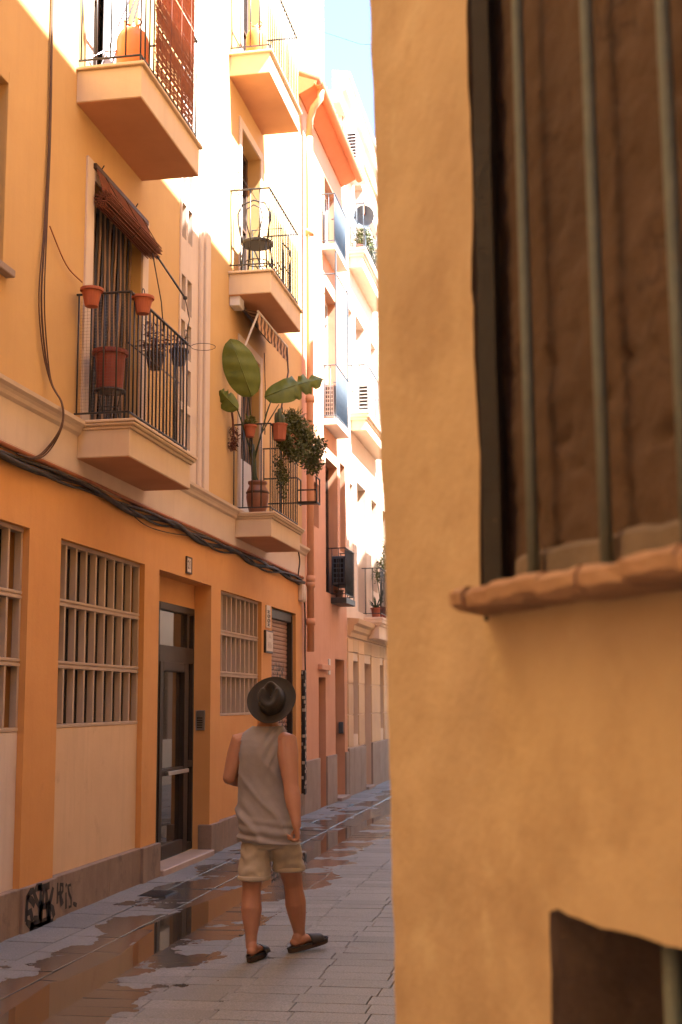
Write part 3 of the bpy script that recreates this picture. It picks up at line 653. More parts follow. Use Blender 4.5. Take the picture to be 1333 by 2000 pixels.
def front_wall():
    ts = [0]; t = 0
    def axis(cuts, lim, fine):
        out = []
        for a, b_ in zip(cuts[:-1], cuts[1:]):
            n = max(1, round((b_ - a) / fine)); out += [a + (b_ - a) * i / n for i in range(n)]
        return out + [cuts[-1]]
    ts = axis([0, WT[0], LT[0], LT[1], WT[1], 2.2], 0, .02) + [4.2]
    zs = [-.1, 0.2] + axis([.5, LT[2], LT[3], WT[2], 2.9], 0, .02) + [WT[3], 6, 12.35]
    zs = sorted(set(round(q, 5) for q in zs)); ts = sorted(set(round(q, 5) for q in ts))
    def inside(tc, zc_): return (WT[0] < tc < WT[1] and WT[2] < zc_ < WT[3]) or (LT[0] < tc < LT[1] and LT[2] < zc_ < LT[3])
    def pos(t, z):
        o = .006 * mnoise.noise(Vector((t * 3.1, z * 3.1, 1))) + .0022 * mnoise.noise(Vector((t * 16, z * 16, 4)))
        dt = dz = 0
        onv = (abs(t - WT[0]) < 1e-4 and z > WT[2] - .01) or (abs(t - LT[0]) < 1e-4 and LT[2] < z <= LT[3] + 1e-4)
        onh = abs(z - LT[3]) < 1e-4 and LT[0] - 1e-4 <= t <= LT[1] + 1e-4
        if onv: dt = .004 * mnoise.noise(Vector((0, z * 9, 7))) + .003 * mnoise.noise(Vector((2, z * 40, 7)))
        if onh: dz = .006 * mnoise.noise(Vector((t * 12, 0, 3))) + .005 * mnoise.noise(Vector((t * 40, 0, 9)))
        k = max(0, 1 - t / .3); tt = t + cutx(z) * k + dt
        return wp(tt, z + dz, o)
    b = MB(); idx = {}; rv = MB(); ridx = {}; rl = MB(); lidx = {}
    def lid(t, z, back):
        key = (t, z, back)
        if key not in lidx: lidx[key] = len(rl.v); rl.v.append(tuple(pos(t, z) - WN * back))
        return lidx[key]
    def rid(t, z, back):
        key = (t, z, back)
        if key not in ridx: ridx[key] = len(rv.v); rv.v.append(tuple(pos(t, z) - WN * back))
        return ridx[key]
    def vid(t, z, back=0):
        key = (t, z, back)
        if key not in idx:
            p = pos(t, z); p = p - WN * back; idx[key] = len(b.v); b.v.append(tuple(p))
        return idx[key]
    for i in range(len(ts) - 1):
        for j in range(len(zs) - 1):
            tc, zc_ = (ts[i] + ts[i + 1]) / 2, (zs[j] + zs[j + 1]) / 2
            if inside(tc, zc_): continue
            b.f.append((vid(ts[i], zs[j]), vid(ts[i + 1], zs[j]), vid(ts[i + 1], zs[j + 1]), vid(ts[i], zs[j + 1])))
    # reveals
    for j in range(len(zs) - 1):
        zc_ = (zs[j] + zs[j + 1]) / 2
        for t_, lo, hi, dd in ((WT[0], WT[2], WT[3], .10), (WT[1], WT[2], WT[3], .10), (LT[0], LT[2], LT[3], .34), (LT[1], LT[2], LT[3], .34)):
            if lo < zc_ < hi:
                tq = min(ts, key=lambda q: abs(q - t_)); R_, I_ = (rl, lid) if dd > .2 else (rv, rid); R_.f.append((I_(tq, zs[j], 0), I_(tq, zs[j + 1], 0), I_(tq, zs[j + 1], dd), I_(tq, zs[j], dd)))
    for i in range(len(ts) - 1):
        tc = (ts[i] + ts[i + 1]) / 2
        for z_, lo, hi, dd in ((WT[2], WT[0], WT[1], .10), (WT[3], WT[0], WT[1], .10), (LT[2], LT[0], LT[1], .34), (LT[3], LT[0], LT[1], .34)):
            if lo < tc < hi:
                zq = min(zs, key=lambda q: abs(q - z_)); R_, I_ = (rl, lid) if dd > .2 else (rv, rid); R_.f.append((I_(ts[i], zq, 0), I_(ts[i + 1], zq, 0), I_(ts[i + 1], zq, dd), I_(ts[i], zq, dd)))
    # rounded return into the street face
    c0 = len(b.v)
    for z in zs:
        p = pos(0, z); b.v.append(tuple(p)); b.v.append((p.x + .006, p.y + .016, z)); b.v.append((p.x + .012, p.y + .06, z)); b.v.append((p.x + .012, p.y + .35, z))
    for j in range(len(zs) - 1):
        for q in range(3): b.f.append((c0 + j * 4 + q, c0 + (j + 1) * 4 + q, c0 + (j + 1) * 4 + q + 1, c0 + j * 4 + q + 1))
    return b, rv, rl
_fwall, _frev, _flow = front_wall()
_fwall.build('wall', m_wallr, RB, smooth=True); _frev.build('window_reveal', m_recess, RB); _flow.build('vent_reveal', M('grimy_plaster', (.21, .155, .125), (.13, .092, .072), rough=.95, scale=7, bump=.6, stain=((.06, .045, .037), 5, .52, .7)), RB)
facade_r = MB().add([(3.806, 2.0, -.1), (3.806, 18.5, -.1), (3.806, 18.5, 12.35), (3.806, 2.0, 12.35)], [(0, 1, 2, 3)]); facade_r.build('street_wall', m_whiteb, RB)  # hidden street face, made white to bounce light onto the lower walls
# recessed old plaster inside the barred window
rp = MB(); nt_, nz_ = 150, 220
for j in range(nz_ + 1):
    for i in range(nt_ + 1):
        t = WT[0] - .01 + (WT[1] - WT[0] + .02) * i / nt_; z = WT[2] - .02 + (WT[3] - WT[2] + .04) * j / nz_
        q = Vector((t * 9, z * 9, 2)); o = .004 * mnoise.noise(q) + .004 * mnoise.noise(q * 3.3) + .0025 * mnoise.noise(q * 9)
        h = mnoise.noise(Vector((t * 26, z * 34, 8)))
        if h > .36: o -= .007 * (h - .36) / .3 * (1.6 if z < 2.0 else .5)
        rp.v.append(tuple(wp(t, z, -.034 + o)))
rp.f = [(j * (nt_ + 1) + i, j * (nt_ + 1) + i + 1, (j + 1) * (nt_ + 1) + i + 1, (j + 1) * (nt_ + 1) + i) for j in range(nz_) for i in range(nt_)]
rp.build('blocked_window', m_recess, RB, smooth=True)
lg = MB(); n = 40
for i in range(n + 1):
    t = .352 + (1.44 - .352) * i / n; zt = 1.812 + .006 * mnoise.noise(Vector((t * 18, 3, 1)))
    for o, z in ((-.10, 1.74), (-.013, 1.74), (-.015, zt - .006), (-.021, zt), (-.10, zt + .003)): lg.v.append(tuple(wp(t, z, o + .003 * mnoise.noise(Vector((t * 30, z * 20, 5))))))
lg.f = [(i * 5 + k, i * 5 + k + 1, (i + 1) * 5 + k + 1, (i + 1) * 5 + k) for i in range(n) for k in range(4)] + [(0, 1, 2, 3, 4)]
lg.build('ledge', m_ledge, RB)
# iron frame and bars
fr = MB(); fr.ellrings([(wp(.312, z, -.012 + .003 * mnoise.noise(Vector((0, z * 6, 1)))), WD * .013, WN * .016) for z in [1.74 + i * .05 for i in range(38)]], 4); fr.build('window_frame', M('flaking_frame', (.022, .02, .018), (.03, .026, .022), rough=.8, scale=20, bump=.5, stain=((.34, .2, .09), 22, .62, .8)), RB)
for t in (.417, .560, .690, .82, .95, 1.08, 1.21, 1.34):
    ln = random.uniform(-.004, .004)
    bb = MB().tube([wp(t + ln * (z - 2), z, -.002) for z in (1.75, 2.0, 2.4, 2.8, 3.2, 3.62)], .0068, 10); bb.build('window_bar', m_bars, RB, smooth=True)
# brick sill: a run of thin tiles
def tf(q): return .368 + (q - .285) * .35 if q < .41 else q
t = .285
while t < 1.55:
    w = random.uniform(.05, .09)
    b = MB(); zz = 1.758 + random.uniform(-.002, .002); oo = .074 + random.uniform(-.004, .003)
    pts = []
    for dt in (0.0, w * .33, w * .66, w):
        j = lambda s: .0034 * mnoise.noise(Vector(((t + dt) * 60, s * 1.7, 2)))
        pts.append([wp(t + dt, zz + .013 + j(1), -.09), wp(tf(t + dt), zz + .012 + j(2), oo - .008), wp(tf(t + dt), zz + .006 + j(3), oo + j(4)), wp(tf(t + dt), zz - .006 + j(5), oo - .002 + j(6)), wp(tf(t + dt), zz - .012 + j(7), oo - .012), wp(t + dt, zz - .012, -.02)])
    for r in pts: b.v += [tuple(q) for q in r]
    b.f = [(i * 6 + k, i * 6 + k + 1, (i + 1) * 6 + k + 1, (i + 1) * 6 + k) for i in range(3) for k in range(5)] + [(0, 1, 2, 3, 4, 5), (18, 19, 20, 21, 22, 23)]
    b.build('sill_tile', m_brick, RB); t += w
# low vent opening
lb = MB(); lb.add([wp(LT[0] - .02, .7, -.33), wp(LT[1] + .02, .7, -.33), wp(LT[1] + .02, 1.5, -.33), wp(LT[0] - .02, 1.5, -.33)], [(0, 1, 2, 3)]); lb.build('vent_back', m_dark, RB)
for t in (.60, .72, .84): MB().tube([wp(t, .74, -.03), wp(t, 1.46, -.03)], .0095, 10).build('window_bar', m_bars, RB, smooth=True)
MB().tube([wp(.66, 1.405, -.06), wp(.96, 1.400, -.06)], .009, 8).build('window_bar', m_bars, RB, smooth=True)
# the rest of the corner building's mass
ms = MB(); ms.add([wp(4.2, -.1), wp(4.2, 12.35), (13, -1.9, 12.35), (13, -1.9, -.1)], [(0, 1, 2, 3)]); ms.build('side_wall', m_wallr, RB)
tp = MB(); q = [wp(.0, 12.3), wp(4.2, 12.3), Vector((13, -1.9, 12.3)), Vector((13, 18.5, 12.3)), Vector((3.8, 18.5, 12.3))]
tp.add([tuple(v) for v in q], [tuple(range(5))]); tp.build('roof', m_stone, RB)
pp = MB(); pp.tube([(3.79, 3.25, 4.0), (3.79, 3.25, 12)], .05, 10); pp.build('downpipe', m_greyp, RB, smooth=True)
# neighbours across the street: they shade the lane and show in the glass
def opposite(name, y0, y1, h, mat, label):
    T = thing(name, label, 'building', (6, (y0 + y1) / 2, 0))
    hs = []
    yy = y0 + .8
    while yy + 1.1 < y1:
        for z in (.9, 3.9, 6.9):
            if z + 1.9 < h - .8: hs.append((yy, yy + 1.0, z, z + 1.9, .2))
        yy += 2.3
    w = facade('wall', mat, T, 0, y0, y1, -.1, h, hs)
    for v in w.data.vertices: v.co.x = 3.80 - v.co.x
    w.data.update()
    for a in hs: MB().box((3.98, a[0], a[2]), (4.02, a[1], a[3])).build('window', m_glass, T)
    MB().box((3.82, y0, h - .1), (13, y1, h)).build('roof', m_stone, T)
    MB().box((3.83, y0 + .01, -.1), (13, y0 + .1, h)).build('side_wall', mat, T)
    MB().box((3.83, y1 - .1, -.1), (13, y1 - .01, h)).build('side_wall', mat, T)
opposite('house', 18.5, 22.0, 10.95, m_creamb, 'cream house opposite the salmon building, hidden behind the corner')
opposite('house', 22.0, 44.0, 9.95, m_whiteb, 'long white house further along, hidden behind the corner')

HB = thing('house', 'unseen sand coloured house added behind to cut sky light in the lane', 'building', (6, -8, 0))  # added out of view behind the camera to block sky light
MB().box((.06, -12, -.1), (13, -4.6, 13.2)).build('wall', m_creamb, HB)
MB().box((.02, -12, 13.2), (13.1, -4.5, 13.4), .03).build('cornice', m_creamb, HB)
for i in range(4):
    for z in (.9, 4.1, 7.2, 10.2): MB().box((1.2 + i * 2.6, -4.62, z), (2.3 + i * 2.6, -4.57, z + 1.9), .01).build('window', m_glass, HB)
# ------------------------------------------------------------------ plant helpers
m_leaf = M('banana_leaf', (.135, .155, .014), (.08, .105, .010), rough=.45, scale=7, spec=.4, bump=.15, bscale=30)
m_bush = M('bush_leaf', (.12, .125, .03), (.065, .075, .018), rough=.6, scale=14, rnd=.1)
m_fern = M('fern_leaf', (.17, .175, .045), (.11, .12, .03), rough=.6, scale=14)
m_stem = M('plant_stem', (.07, .09, .03), (.05, .055, .025), rough=.6, scale=10)
m_dry = M('dried_plant', (.17, .06, .035), (.10, .035, .022), rough=.9, scale=12)
def paddle(base, tip, width, nrm, fold=.25, droop=.0, ragged=0.0, nu=22, nv=8):
    base, tip, nrm = Vector(base), Vector(tip), Vector(nrm).normalized(); ax = (tip - base); side = ax.cross(nrm).normalized(); nrm = side.cross(ax).normalized()
    b = MB()
    for i in range(nu + 1):
        u = i / nu; c = base + ax * u + nrm * (droop * 4 * u * (1 - u)) ; w = width / 2 * (sin(pi * min(1, u ** .9)) ** .5 if 0 < u < 1 else .02)
        for j in range(-nv, nv + 1):
            v = j / nv; rg = 0
            if ragged and u > .45: rg = ragged * abs(v) * sin(u * 60 + v * 2) * .5
            w2 = w * (1 - (ragged > 0) * max(0, sin(u * 34)) * .55 * (u > .5))
            b.v.append(tuple(c + side * (v * w2) - nrm * (abs(v) ** 1.3 * w * fold) + nrm * (.012 * sin(u * 25 + v * 3)) * width + nrm * rg * w - Vector((0, 0, abs(v) * rg * w))))
    m = 2 * nv + 1
    b.f = [(i * m + j, i * m + j + 1, (i + 1) * m + j + 1, (i + 1) * m + j) for i in range(nu) for j in range(m - 1)]
    rib = MB().tube([base + ax * u + nrm * (droop * 4 * u * (1 - u) + .004) for u in (0, .25, .5, .75, .97)], [.008, .006, .005, .003, .002], 6)
    b.add(rib.v, rib.f)
    return b
def leaves(blobs, n, size, seed=1, hang=0.0, asp=2.2):
    rnd = random.Random(seed); b = MB()
    for k in range(n):
        c, r = blobs[rnd.randrange(len(blobs))]; c = Vector(c)
        d = Vector((rnd.gauss(0, 1), rnd.gauss(0, 1), rnd.gauss(0, 1))).normalized() * rnd.random() ** .4
        p = c + Vector((d.x * r[0], d.y * r[1], d.z * r[2]))
        a = Vector((rnd.gauss(0, 1), rnd.gauss(0, 1), rnd.gauss(0, 1) - hang)).normalized(); q = a.cross(Vector((rnd.gauss(0, 1), rnd.gauss(0, 1), rnd.gauss(0, 1)))).normalized()
        s = size * rnd.uniform(.6, 1.3)
        b.add([p, p + a * s * .5 + q * s / asp / 2, p + a * s, p + a * s * .5 - q * s / asp / 2], [(0, 1, 2, 3)])
    return b
def pot(name, c, rt, rb, h, mat, label, cat='pot', group=None, rim=.012, seg=22, sx=1.0):
    T = thing(name, label, cat, c, group)
    b = MB().lathe([(rb * .98, 0), (rb, .004), (rt * .97, h - rim * 2), (rt + rim, h - rim * 2), (rt + rim * 1.1, h - rim), (rt + rim, h), (rt - .006, h), (rt - .014, h - .03), (.001, h - .035)], c, seg, sx=sx)
    b.build('body', mat, T, smooth=False); MB().lathe([(.001, h - .03), (rt - .012, h - .03), (rt - .012, h - .028), (.001, h - .026)], c, seg, sx=sx).build('soil', m_soil, T)
    return T

# ------------------------------------------------------------------ cables on the orange wall
def cable(name, pts, r, mat, label, seg=6, group=None):
    # smooth resample
    P = [Vector(p) for p in pts]; out = []
    for i in range(len(P) - 1):
        a, b_, c, d = P[max(i - 1, 0)], P[i], P[i + 1], P[min(i + 2, len(P) - 1)]
        for k in range(6):
            t = k / 6; out.append(.5 * ((2 * b_) + (c - a) * t + (2 * a - 5 * b_ + 4 * c - d) * t * t + (3 * b_ - a - 3 * c + d) * t ** 3))
    out.append(P[-1])
    return tag(MB().tube(out, r, seg).build(name, mat, smooth=True), label, 'cable', group)
CG = 'cables along the orange wall'
rnd = random.Random(3)
for i, (r, mt, dz, lab) in enumerate(((.024, m_cable, 0, 'thick black cable sagging along the orange wall under the belt'), (.016, m_cable, .02, 'middle black cable twisted round the thick cable'), (.012, m_cable, -.015, 'thin black cable hanging lowest in the twisted bundle'), (.02, m_cableb, .052, 'orange painted cable running straight under the belt course'), (.011, m_cableb, .075, 'thin painted cable tucked against the belt course'))):
    pts = []; yy = 3.0
    while yy < E1 + .05:
        sag = -.035 * abs(sin(yy * 1.25)) if i < 3 else 0
        pts.append((.035 + (.022 * sin(yy * 3.1 + i * 2.1) if i < 3 else 0) + .012 * (i == 1), yy, 3.455 + dz + sag + (.022 * sin(yy * 2.7 + i * 2) if i < 3 else .003 * sin(yy * 2)))); yy += .22
    cable('cable', pts, r, mt, lab, group=None)
for i, (dy, lab) in enumerate(((0, 'brown cable dropping down the orange wall beside the reed balcony'), (.035, 'second brown cable bowing away from the vertical drop'), (-.03, 'outermost brown cable of the vertical drop'))):
    pts = [(.02, 9.15 + dy * .2, 13), (.02, 9.15 + dy * .3, 9), (.02, 9.15 + dy * .3, 7.3), (.02, 9.17 + dy * .5, 6.2), (.02, 9.14 + dy * .8, 5.4), (.03, 9.08 + dy * 1.6, 4.8), (.03, 9.17 + dy * 1.4, 4.4), (.05, 9.27 + dy * .4, 4.15), (.14, 9.28 + dy * .3, 3.98), (.15, 9.26 + dy * .3, 3.80), (.08, 9.2 + dy, 3.62), (.06, 9.0 + dy, 3.50), (.05, 8.7 + dy, 3.47)]
    cable('cable', pts, .0055 + .002 * (i == 0), M('brown_cable', (.12, .055, .03), (.07, .035, .02), rough=.7), lab)
cable('cable', [(.03, 9.2, 5.42), (.03, 9.55, 5.22), (.05, 9.85, 5.17)], .006, m_cableb, 'short thin cable slanting from the vertical drop to the balcony rail')
cable('cable', [(.05, 10.9, 3.44), (.03, 11.6, 3.34), (.03, 12.4, 3.36), (.05, 13.1, 3.42)], .005, m_cable, 'loose thin wire looping below the cable bundle')
cable('cable', [(.055, 18.3, 3.98), (.06, 18.5, 3.75), (.06, 18.45, 3.6), (.05, 18.4, 3.45)], .010, m_cable, 'short black cable dropping over the belt course end')
JB = thing('junction_box', 'small pale junction box at the end of the cable bundle', 'box', (.04, 18.75, 3.1))
MB().box((.0, 18.66, 3.14), (.075, 18.90, 3.40), .01).build('box_body', m_signw, JB); MB().box((.075, 18.68, 3.16), (.083, 18.88, 3.38), .004).build('lid', m_signw, JB)
cable('cable', [(.05, 18.88, 3.14), (.05, 18.93, 2.9), (.05, 18.92, 2.4), (.05, 18.94, 2.1)], .012, m_cable, 'black cable dropping from the junction box')
def sticker_mat():
    m = M('black_duct', (.02, .018, .018), rough=.6, scale=4); t = m.node_tree; N = t.nodes; L = t.links; b = N['Principled BSDF']; src = b.inputs['Base Color'].links[0].from_socket
    geo = N.new('ShaderNodeNewGeometry'); n = N.new('ShaderNodeTexVoronoi'); n.inputs['Scale'].default_value = 14; n.distance = 'CHEBYCHEV'; L.new(geo.outputs['Position'], n.inputs['Vector'])
    a = N.new('ShaderNodeMapRange'); a.inputs[1].default_value = .33; a.inputs[2].default_value = .30; L.new(n.outputs['Distance'], a.inputs[0])
    mx = N.new('ShaderNodeMix'); mx.data_type = 'RGBA'; L.new(a.outputs[0], mx.inputs[0]); L.new(src, mx.inputs[6]); mx.inputs[7].default_value = (.42, .36, .30, 1); L.new(mx.outputs[2], b.inputs['Base Color']); return m
tag(MB().box((.0, 18.87, .3), (.06, 18.97, 2.12), .006).build('cable_duct', sticker_mat()), 'black cable duct dotted with torn stickers between orange and salmon walls', 'duct')

# ------------------------------------------------------------------ signs
def text(name, s, size, loc, mat, parent, sx=1.0):
    c = bpy.data.curves.new('txt', 'FONT'); c.body = s; c.size = size; c.align_x = 'CENTER'; c.align_y = 'CENTER'; c.extrude = .001
    o = bpy.data.objects.new('txt', c); COL.objects.link(o); dg = bpy.context.evaluated_depsgraph_get(); me = bpy.data.meshes.new_from_object(o.evaluated_get(dg)); bpy.data.objects.remove(o)
    me.name = name
    for v in me.vertices:
        x, y, z = v.co; v.co = (loc[0] + z, loc[1] + x * sx, loc[2] + y)
    return link(name, me, mat, parent)
NP = thing('house_number', 'small framed tile with the house number 21 above the door', 'sign', (.01, 13.1, 3.1))
MB().box((.0, 13.035, 3.025), (.014, 13.195, 3.185), .003).build('tile', m_signw, NP)
f = MB(); f.box((.0, 13.02, 3.18), (.02, 13.21, 3.195)); f.box((.0, 13.02, 3.015), (.02, 13.21, 3.03)); f.box((.0, 13.02, 3.03), (.019, 13.035, 3.18)); f.box((.0, 13.195, 3.03), (.019, 13.21, 3.18)); f.build('frame', m_wood, NP)
text('numeral', '21', .13, (.0155, 13.115, 3.105), m_signd, NP, .8)
S1 = thing('shop_sign', 'narrow upright white sign with dark vertical lettering beside the shutter', 'sign', (.01, 16.7, 2.6))
MB().box((.0, 16.60, 2.635), (.02, 16.82, 2.935), .003).build('panel', m_signw, S1)
for i, (zz, ch_) in enumerate(((2.85, 'B'), (2.79, 'O'), (2.73, 'O'), (2.675, 'K'))):
    b = MB()
    if i in (1, 2): b.tube([(.022, 16.71 + .06 * cos(a), zz + .02 * sin(a)) for a in [2 * pi * k / 14 for k in range(14)]], .007, 5, close=True)
    else: b.box((.02, 16.65, zz - .02), (.024, 16.77, zz - .008)); b.box((.02, 16.65, zz + .006), (.0242, 16.77, zz + .018)); b.box((.02, 16.70, zz - .02), (.0244, 16.72, zz + .018))
    b.build('letter_mark', m_signd, S1)
S2 = thing('notice_board', 'framed pale notice board under the upright white sign', 'sign', (.01, 16.72, 2.3))
MB().box((.0, 16.52, 2.30), (.03, 16.93, 2.60), .004).build('frame', m_bronze, S2); MB().box((.028, 16.545, 2.325), (.034, 16.905, 2.58), .002).build('sheet', m_signw, S2)
b = MB()
m_faint = M('faded_print', (.42, .30, .23), rough=.7)
for i in range(7): b.box((.034, 16.62, 2.365 + i * .012), (.0352, 16.62 + rnd.uniform(.18, .24), 2.370 + i * .012))
for i in range(3): b.box((.034, 16.68, 2.50 + i * .018), (.0352, 16.68 + rnd.uniform(.08, .14), 2.508 + i * .018))
b.build('print', m_faint, S2)
# graffiti on the plinth
GR = thing('graffiti', 'black spray tag reading ESTAK ARIS on the stone plinth', 'graffiti', (0, 9.5, 0))
def strokes(lst, wid):
    for pl in lst:
        ps = []
        for px, py in pl:
            q = fx(px, py, .0365)
            if q.y > 9.66: q = fx(px, py, .0135)
            ps.append(q)
        b = MB(); 
        for i, p in enumerate(ps):
            t = (ps[min(i + 1, len(ps) - 1)] - ps[max(i - 1, 0)]); t.x = 0; t.normalize(); nn = Vector((0, -t.z, t.y)) * wid * (.8 + .4 * ((i * 7919) % 5) / 4)
            b.v += [tuple(p + nn + Vector((.0015, 0, 0))), tuple(p - nn + Vector((.0015, 0, 0)))]
        b.f = [(2 * i, 2 * i + 1, 2 * i + 3, 2 * i + 2) for i in range(len(ps) - 1)]
        b.build('letter_stroke', m_spray, GR)
strokes([[(67, 1738), (60, 1742), (54, 1752), (52, 1775), (51, 1800)], [(53, 1752), (62, 1758), (68, 1768)], [(52, 1785), (60, 1780), (64, 1800)], [(51, 1800), (58, 1806), (66, 1810)],
         [(82, 1730), (72, 1733), (67, 1745), (72, 1760), (78, 1772), (76, 1792), (66, 1796)], [(74, 1735), (90, 1733), (97, 1729)], [(80, 1735), (80, 1765), (79, 1800)], [(86, 1740), (82, 1770), (80, 1800)], [(90, 1735), (92, 1760), (94, 1795)], [(82, 1772), (93, 1768)],
         [(96, 1760), (97, 1780), (96, 1800)], [(104, 1733), (100, 1752), (96, 1768)], [(97, 1768), (103, 1775), (106, 1790)], [(60, 1806), (80, 1803), (100, 1795)], [(58, 1815), (78, 1810), (104, 1800)]], .024)
strokes([[(113, 1724), (112, 1745), (112, 1765)], [(118, 1727), (118, 1750), (120, 1770)], [(117, 1727), (123, 1728), (123, 1740), (118, 1748)], [(119, 1748), (123, 1766)], [(129, 1743), (129, 1775)], [(129, 1726), (130, 1731)],
         [(139, 1728), (133, 1730), (135, 1745), (139, 1755), (139, 1770), (134, 1772)], [(112, 1746), (117, 1744)], [(143, 1764), (146, 1766), (150, 1768)]], .015)
# drain cover in the pavement
DC = thing('drain_cover', 'small black iron drain grate set in the pavement', 'drain', (.36, 11.13, 0))
zz = gz(.36, 11.13) + .007
f = MB(); f.box((.24, 10.96, zz - .02), (.50, 11.30, zz + .0), .003); f.build('frame', m_iron, DC)
for i in range(7): MB().box((.255, 10.985 + i * .045, zz), (.485, 11.008 + i * .045, zz + .005), .001).build('grate_bar', m_iron, DC)

# ------------------------------------------------------------------ balcony with the blind (first floor)
F1 = 3.965
q = fy(186, 604, 9.87); pot('flower_pot', (q.x + .0, 9.79, 4.93), .085, .055, .155, m_terra, 'empty terracotta pot hooked over the short side rail', 'pot')
q = fy(291, 605, 9.98); pot('flower_pot', (.53, 10.02, 4.915), .085, .056, .15, m_terra, 'empty terracotta pot hooked over the rail corner', 'pot')
tag(MB().tube([(.545 + .0 * cos(a), 9.99 + .03 * cos(a), 5.09 + .035 * sin(a)) for a in [2 * pi * k / 18 for k in range(18)]], .004, 5, close=True).build('wire_ring', m_iron, smooth=True), 'black wire ring standing on the pot at the rail corner', 'ring')
PS = thing('plant_stand', 'black wire plant stand on the balcony floor', 'stand', (.22, 10.1, F1))
for a in range(4):
    w = a * pi / 2 + .6; MB().tube([(.22 + .11 * cos(w), 10.1 + .11 * sin(w), F1), (.22 + .07 * cos(w), 10.1 + .07 * sin(w), F1 + .16), (.22 + .1 * cos(w), 10.1 + .1 * sin(w), F1 + .31)], .007, 6).build('leg', m_iron, PS)
MB().tube([(.22 + .125 * cos(a), 10.1 + .125 * sin(a), F1 + .31) for a in [2 * pi * k / 20 for k in range(20)]], .012, 6, close=True).build('ring', m_iron, PS)
MB().tube([(.22 + .075 * cos(a), 10.1 + .075 * sin(a), F1 + .16) for a in [2 * pi * k / 20 for k in range(20)]], .006, 6, close=True).build('ring', m_iron, PS)
MB().lathe([(.001, .30), (.11, .30), (.12, .325), (.001, .325)], (.22, 10.1, F1), 20).build('tray', m_iron, PS)
pot('flower_pot', (.22, 10.1, F1 + .322), .135, .11, .34, m_terrad, 'large dark red pot standing on the wire plant stand', 'pot', rim=.018)
HG = 'dark pots hanging inside the front rail'
for i, (px, lab) in enumerate(((305, 'dark hanging pot with a dried reddish plant inside the front rail'), (352, 'dark hanging pot at the far corner of the balcony rail'))):
    q = fx(px, 715 - (8 if i else 0), .38); T = pot('hanging_pot', (.37, q.y, q.z - .03), .085, .06, .15, m_wood, lab, 'pot')
    if i == 0:
        leaves([((.37, q.y - .05, q.z + .25), (.10, .16, .16)), ((.37, q.y, q.z + .16), (.08, .1, .08))], 240, .07, 4, asp=5).build('dried_foliage', m_dry, T)
    else: leaves([((.37, q.y - .05, q.z + .2), (.06, .1, .1))], 60, .07, 9, asp=5).build('dried_foliage', m_dry, T)
tag(MB().tube([(.42, 9.98, 4.66), (.42, 11.4, 4.66)], .006, 6).build('hanging_rod', m_iron, smooth=True), 'thin black rod carrying the hanging pots behind the front rail', 'rod')
sp = [(.475, 11.42 + (.06 - .012 * a) * cos(a * 1.05), 5.13 + (.075 - .012 * a) * sin(a * 1.05)) for a in [k * .25 for k in range(-5, 20)]]
tag(MB().tube(sp, .004, 5).build('wire_scroll', m_iron, smooth=True), 'curled black wire scroll at the end of the balcony rail', 'wire')
tag(MB().tube([(.474, 11.47, 5.055)] + [(.61 - .12 * cos(a), 11.55 + .09 * sin(a), 5.045 - .01 * sin(a)) for a in [2 * pi * k / 26 - .15 for k in range(26)]] + [(.474, 11.47, 5.055)], .003, 5).build('wire_hoop', m_iron, smooth=True), 'empty wire pot hoop sticking out from the rail corner', 'hoop')
nw = MB()
for i in range(int(1.0 / .028)):
    z = 4.05 + i * .028; nw.tube([(.463, 9.89, z), (.463, 11.45, z)], .0008, 3, cap=False); nw.tube([(.03, 9.885, z), (.463, 9.885, z)], .0008, 3, cap=False)
for i in range(int(1.56 / .03)): nw.tube([(.463, 9.89 + i * .03, 4.05), (.463, 9.89 + i * .03, 5.03)], .0008, 3, cap=False)
for i in range(15): nw.tube([(.03 + i * .03, 9.885, 4.05), (.03 + i * .03, 9.885, 5.03)], .0008, 3, cap=False)
tag(nw.build('wire_netting', M('netting_wire', (.20, .12, .08), rough=.7)), 'fine wire netting tied inside the balcony railing under the blind', 'netting')
# strip curtain
def curtain(y0, y1, z0, z1, x, label, n):
    T = thing('strip_curtain', label, 'curtain', (x, (y0 + y1) / 2, z0))
    mts = (M('curtain_dark', (.018, .012, .01), rough=.8), M('curtain_tan', (.24, .14, .07), (.16, .09, .045), rough=.85, scale=12))
    for i in range(n):
        a = y0 + (y1 - y0) * i / n; w = (y1 - y0) / n * (.86 if i % 2 == 0 else .72); b = MB()
        for k in range(9):
            z = z0 + (z1 - z0) * k / 8; xo = .008 * sin(k * 1.3 + i) ; b.v += [(x + xo, a + .004 * sin(k + i), z), (x + xo, a + w + .004 * sin(k + i), z), (x + xo - .004, a + w + .004 * sin(k + i), z), (x + xo - .004, a + .004 * sin(k + i), z)]
        b.f = [(k * 4 + s, k * 4 + (s + 1) % 4, (k + 1) * 4 + (s + 1) % 4, (k + 1) * 4 + s) for k in range(8) for s in range(4)]
        b.build('strip', mts[i % 2], T)
    MB().box((x - .015, y0 - .02, z1), (x + .015, y1 + .02, z1 + .03), .004).build('rail', m_bronze, T)
curtain(10.20, 11.42, 4.0, 6.14, -.08, 'dark and tan strip curtain in the doorway under the rolled blind', 18)
curtain(15.25, 16.19, 4.7, 6.06, -.08, 'dark and tan strip curtain in the doorway behind the big leaves', 12)
tag(MB().box((-.09, 15.24, 3.93), (-.055, 16.20, 4.72), .006).build('white_board', m_white), 'white board closing the lower half of the doorway behind the clay urn', 'board')
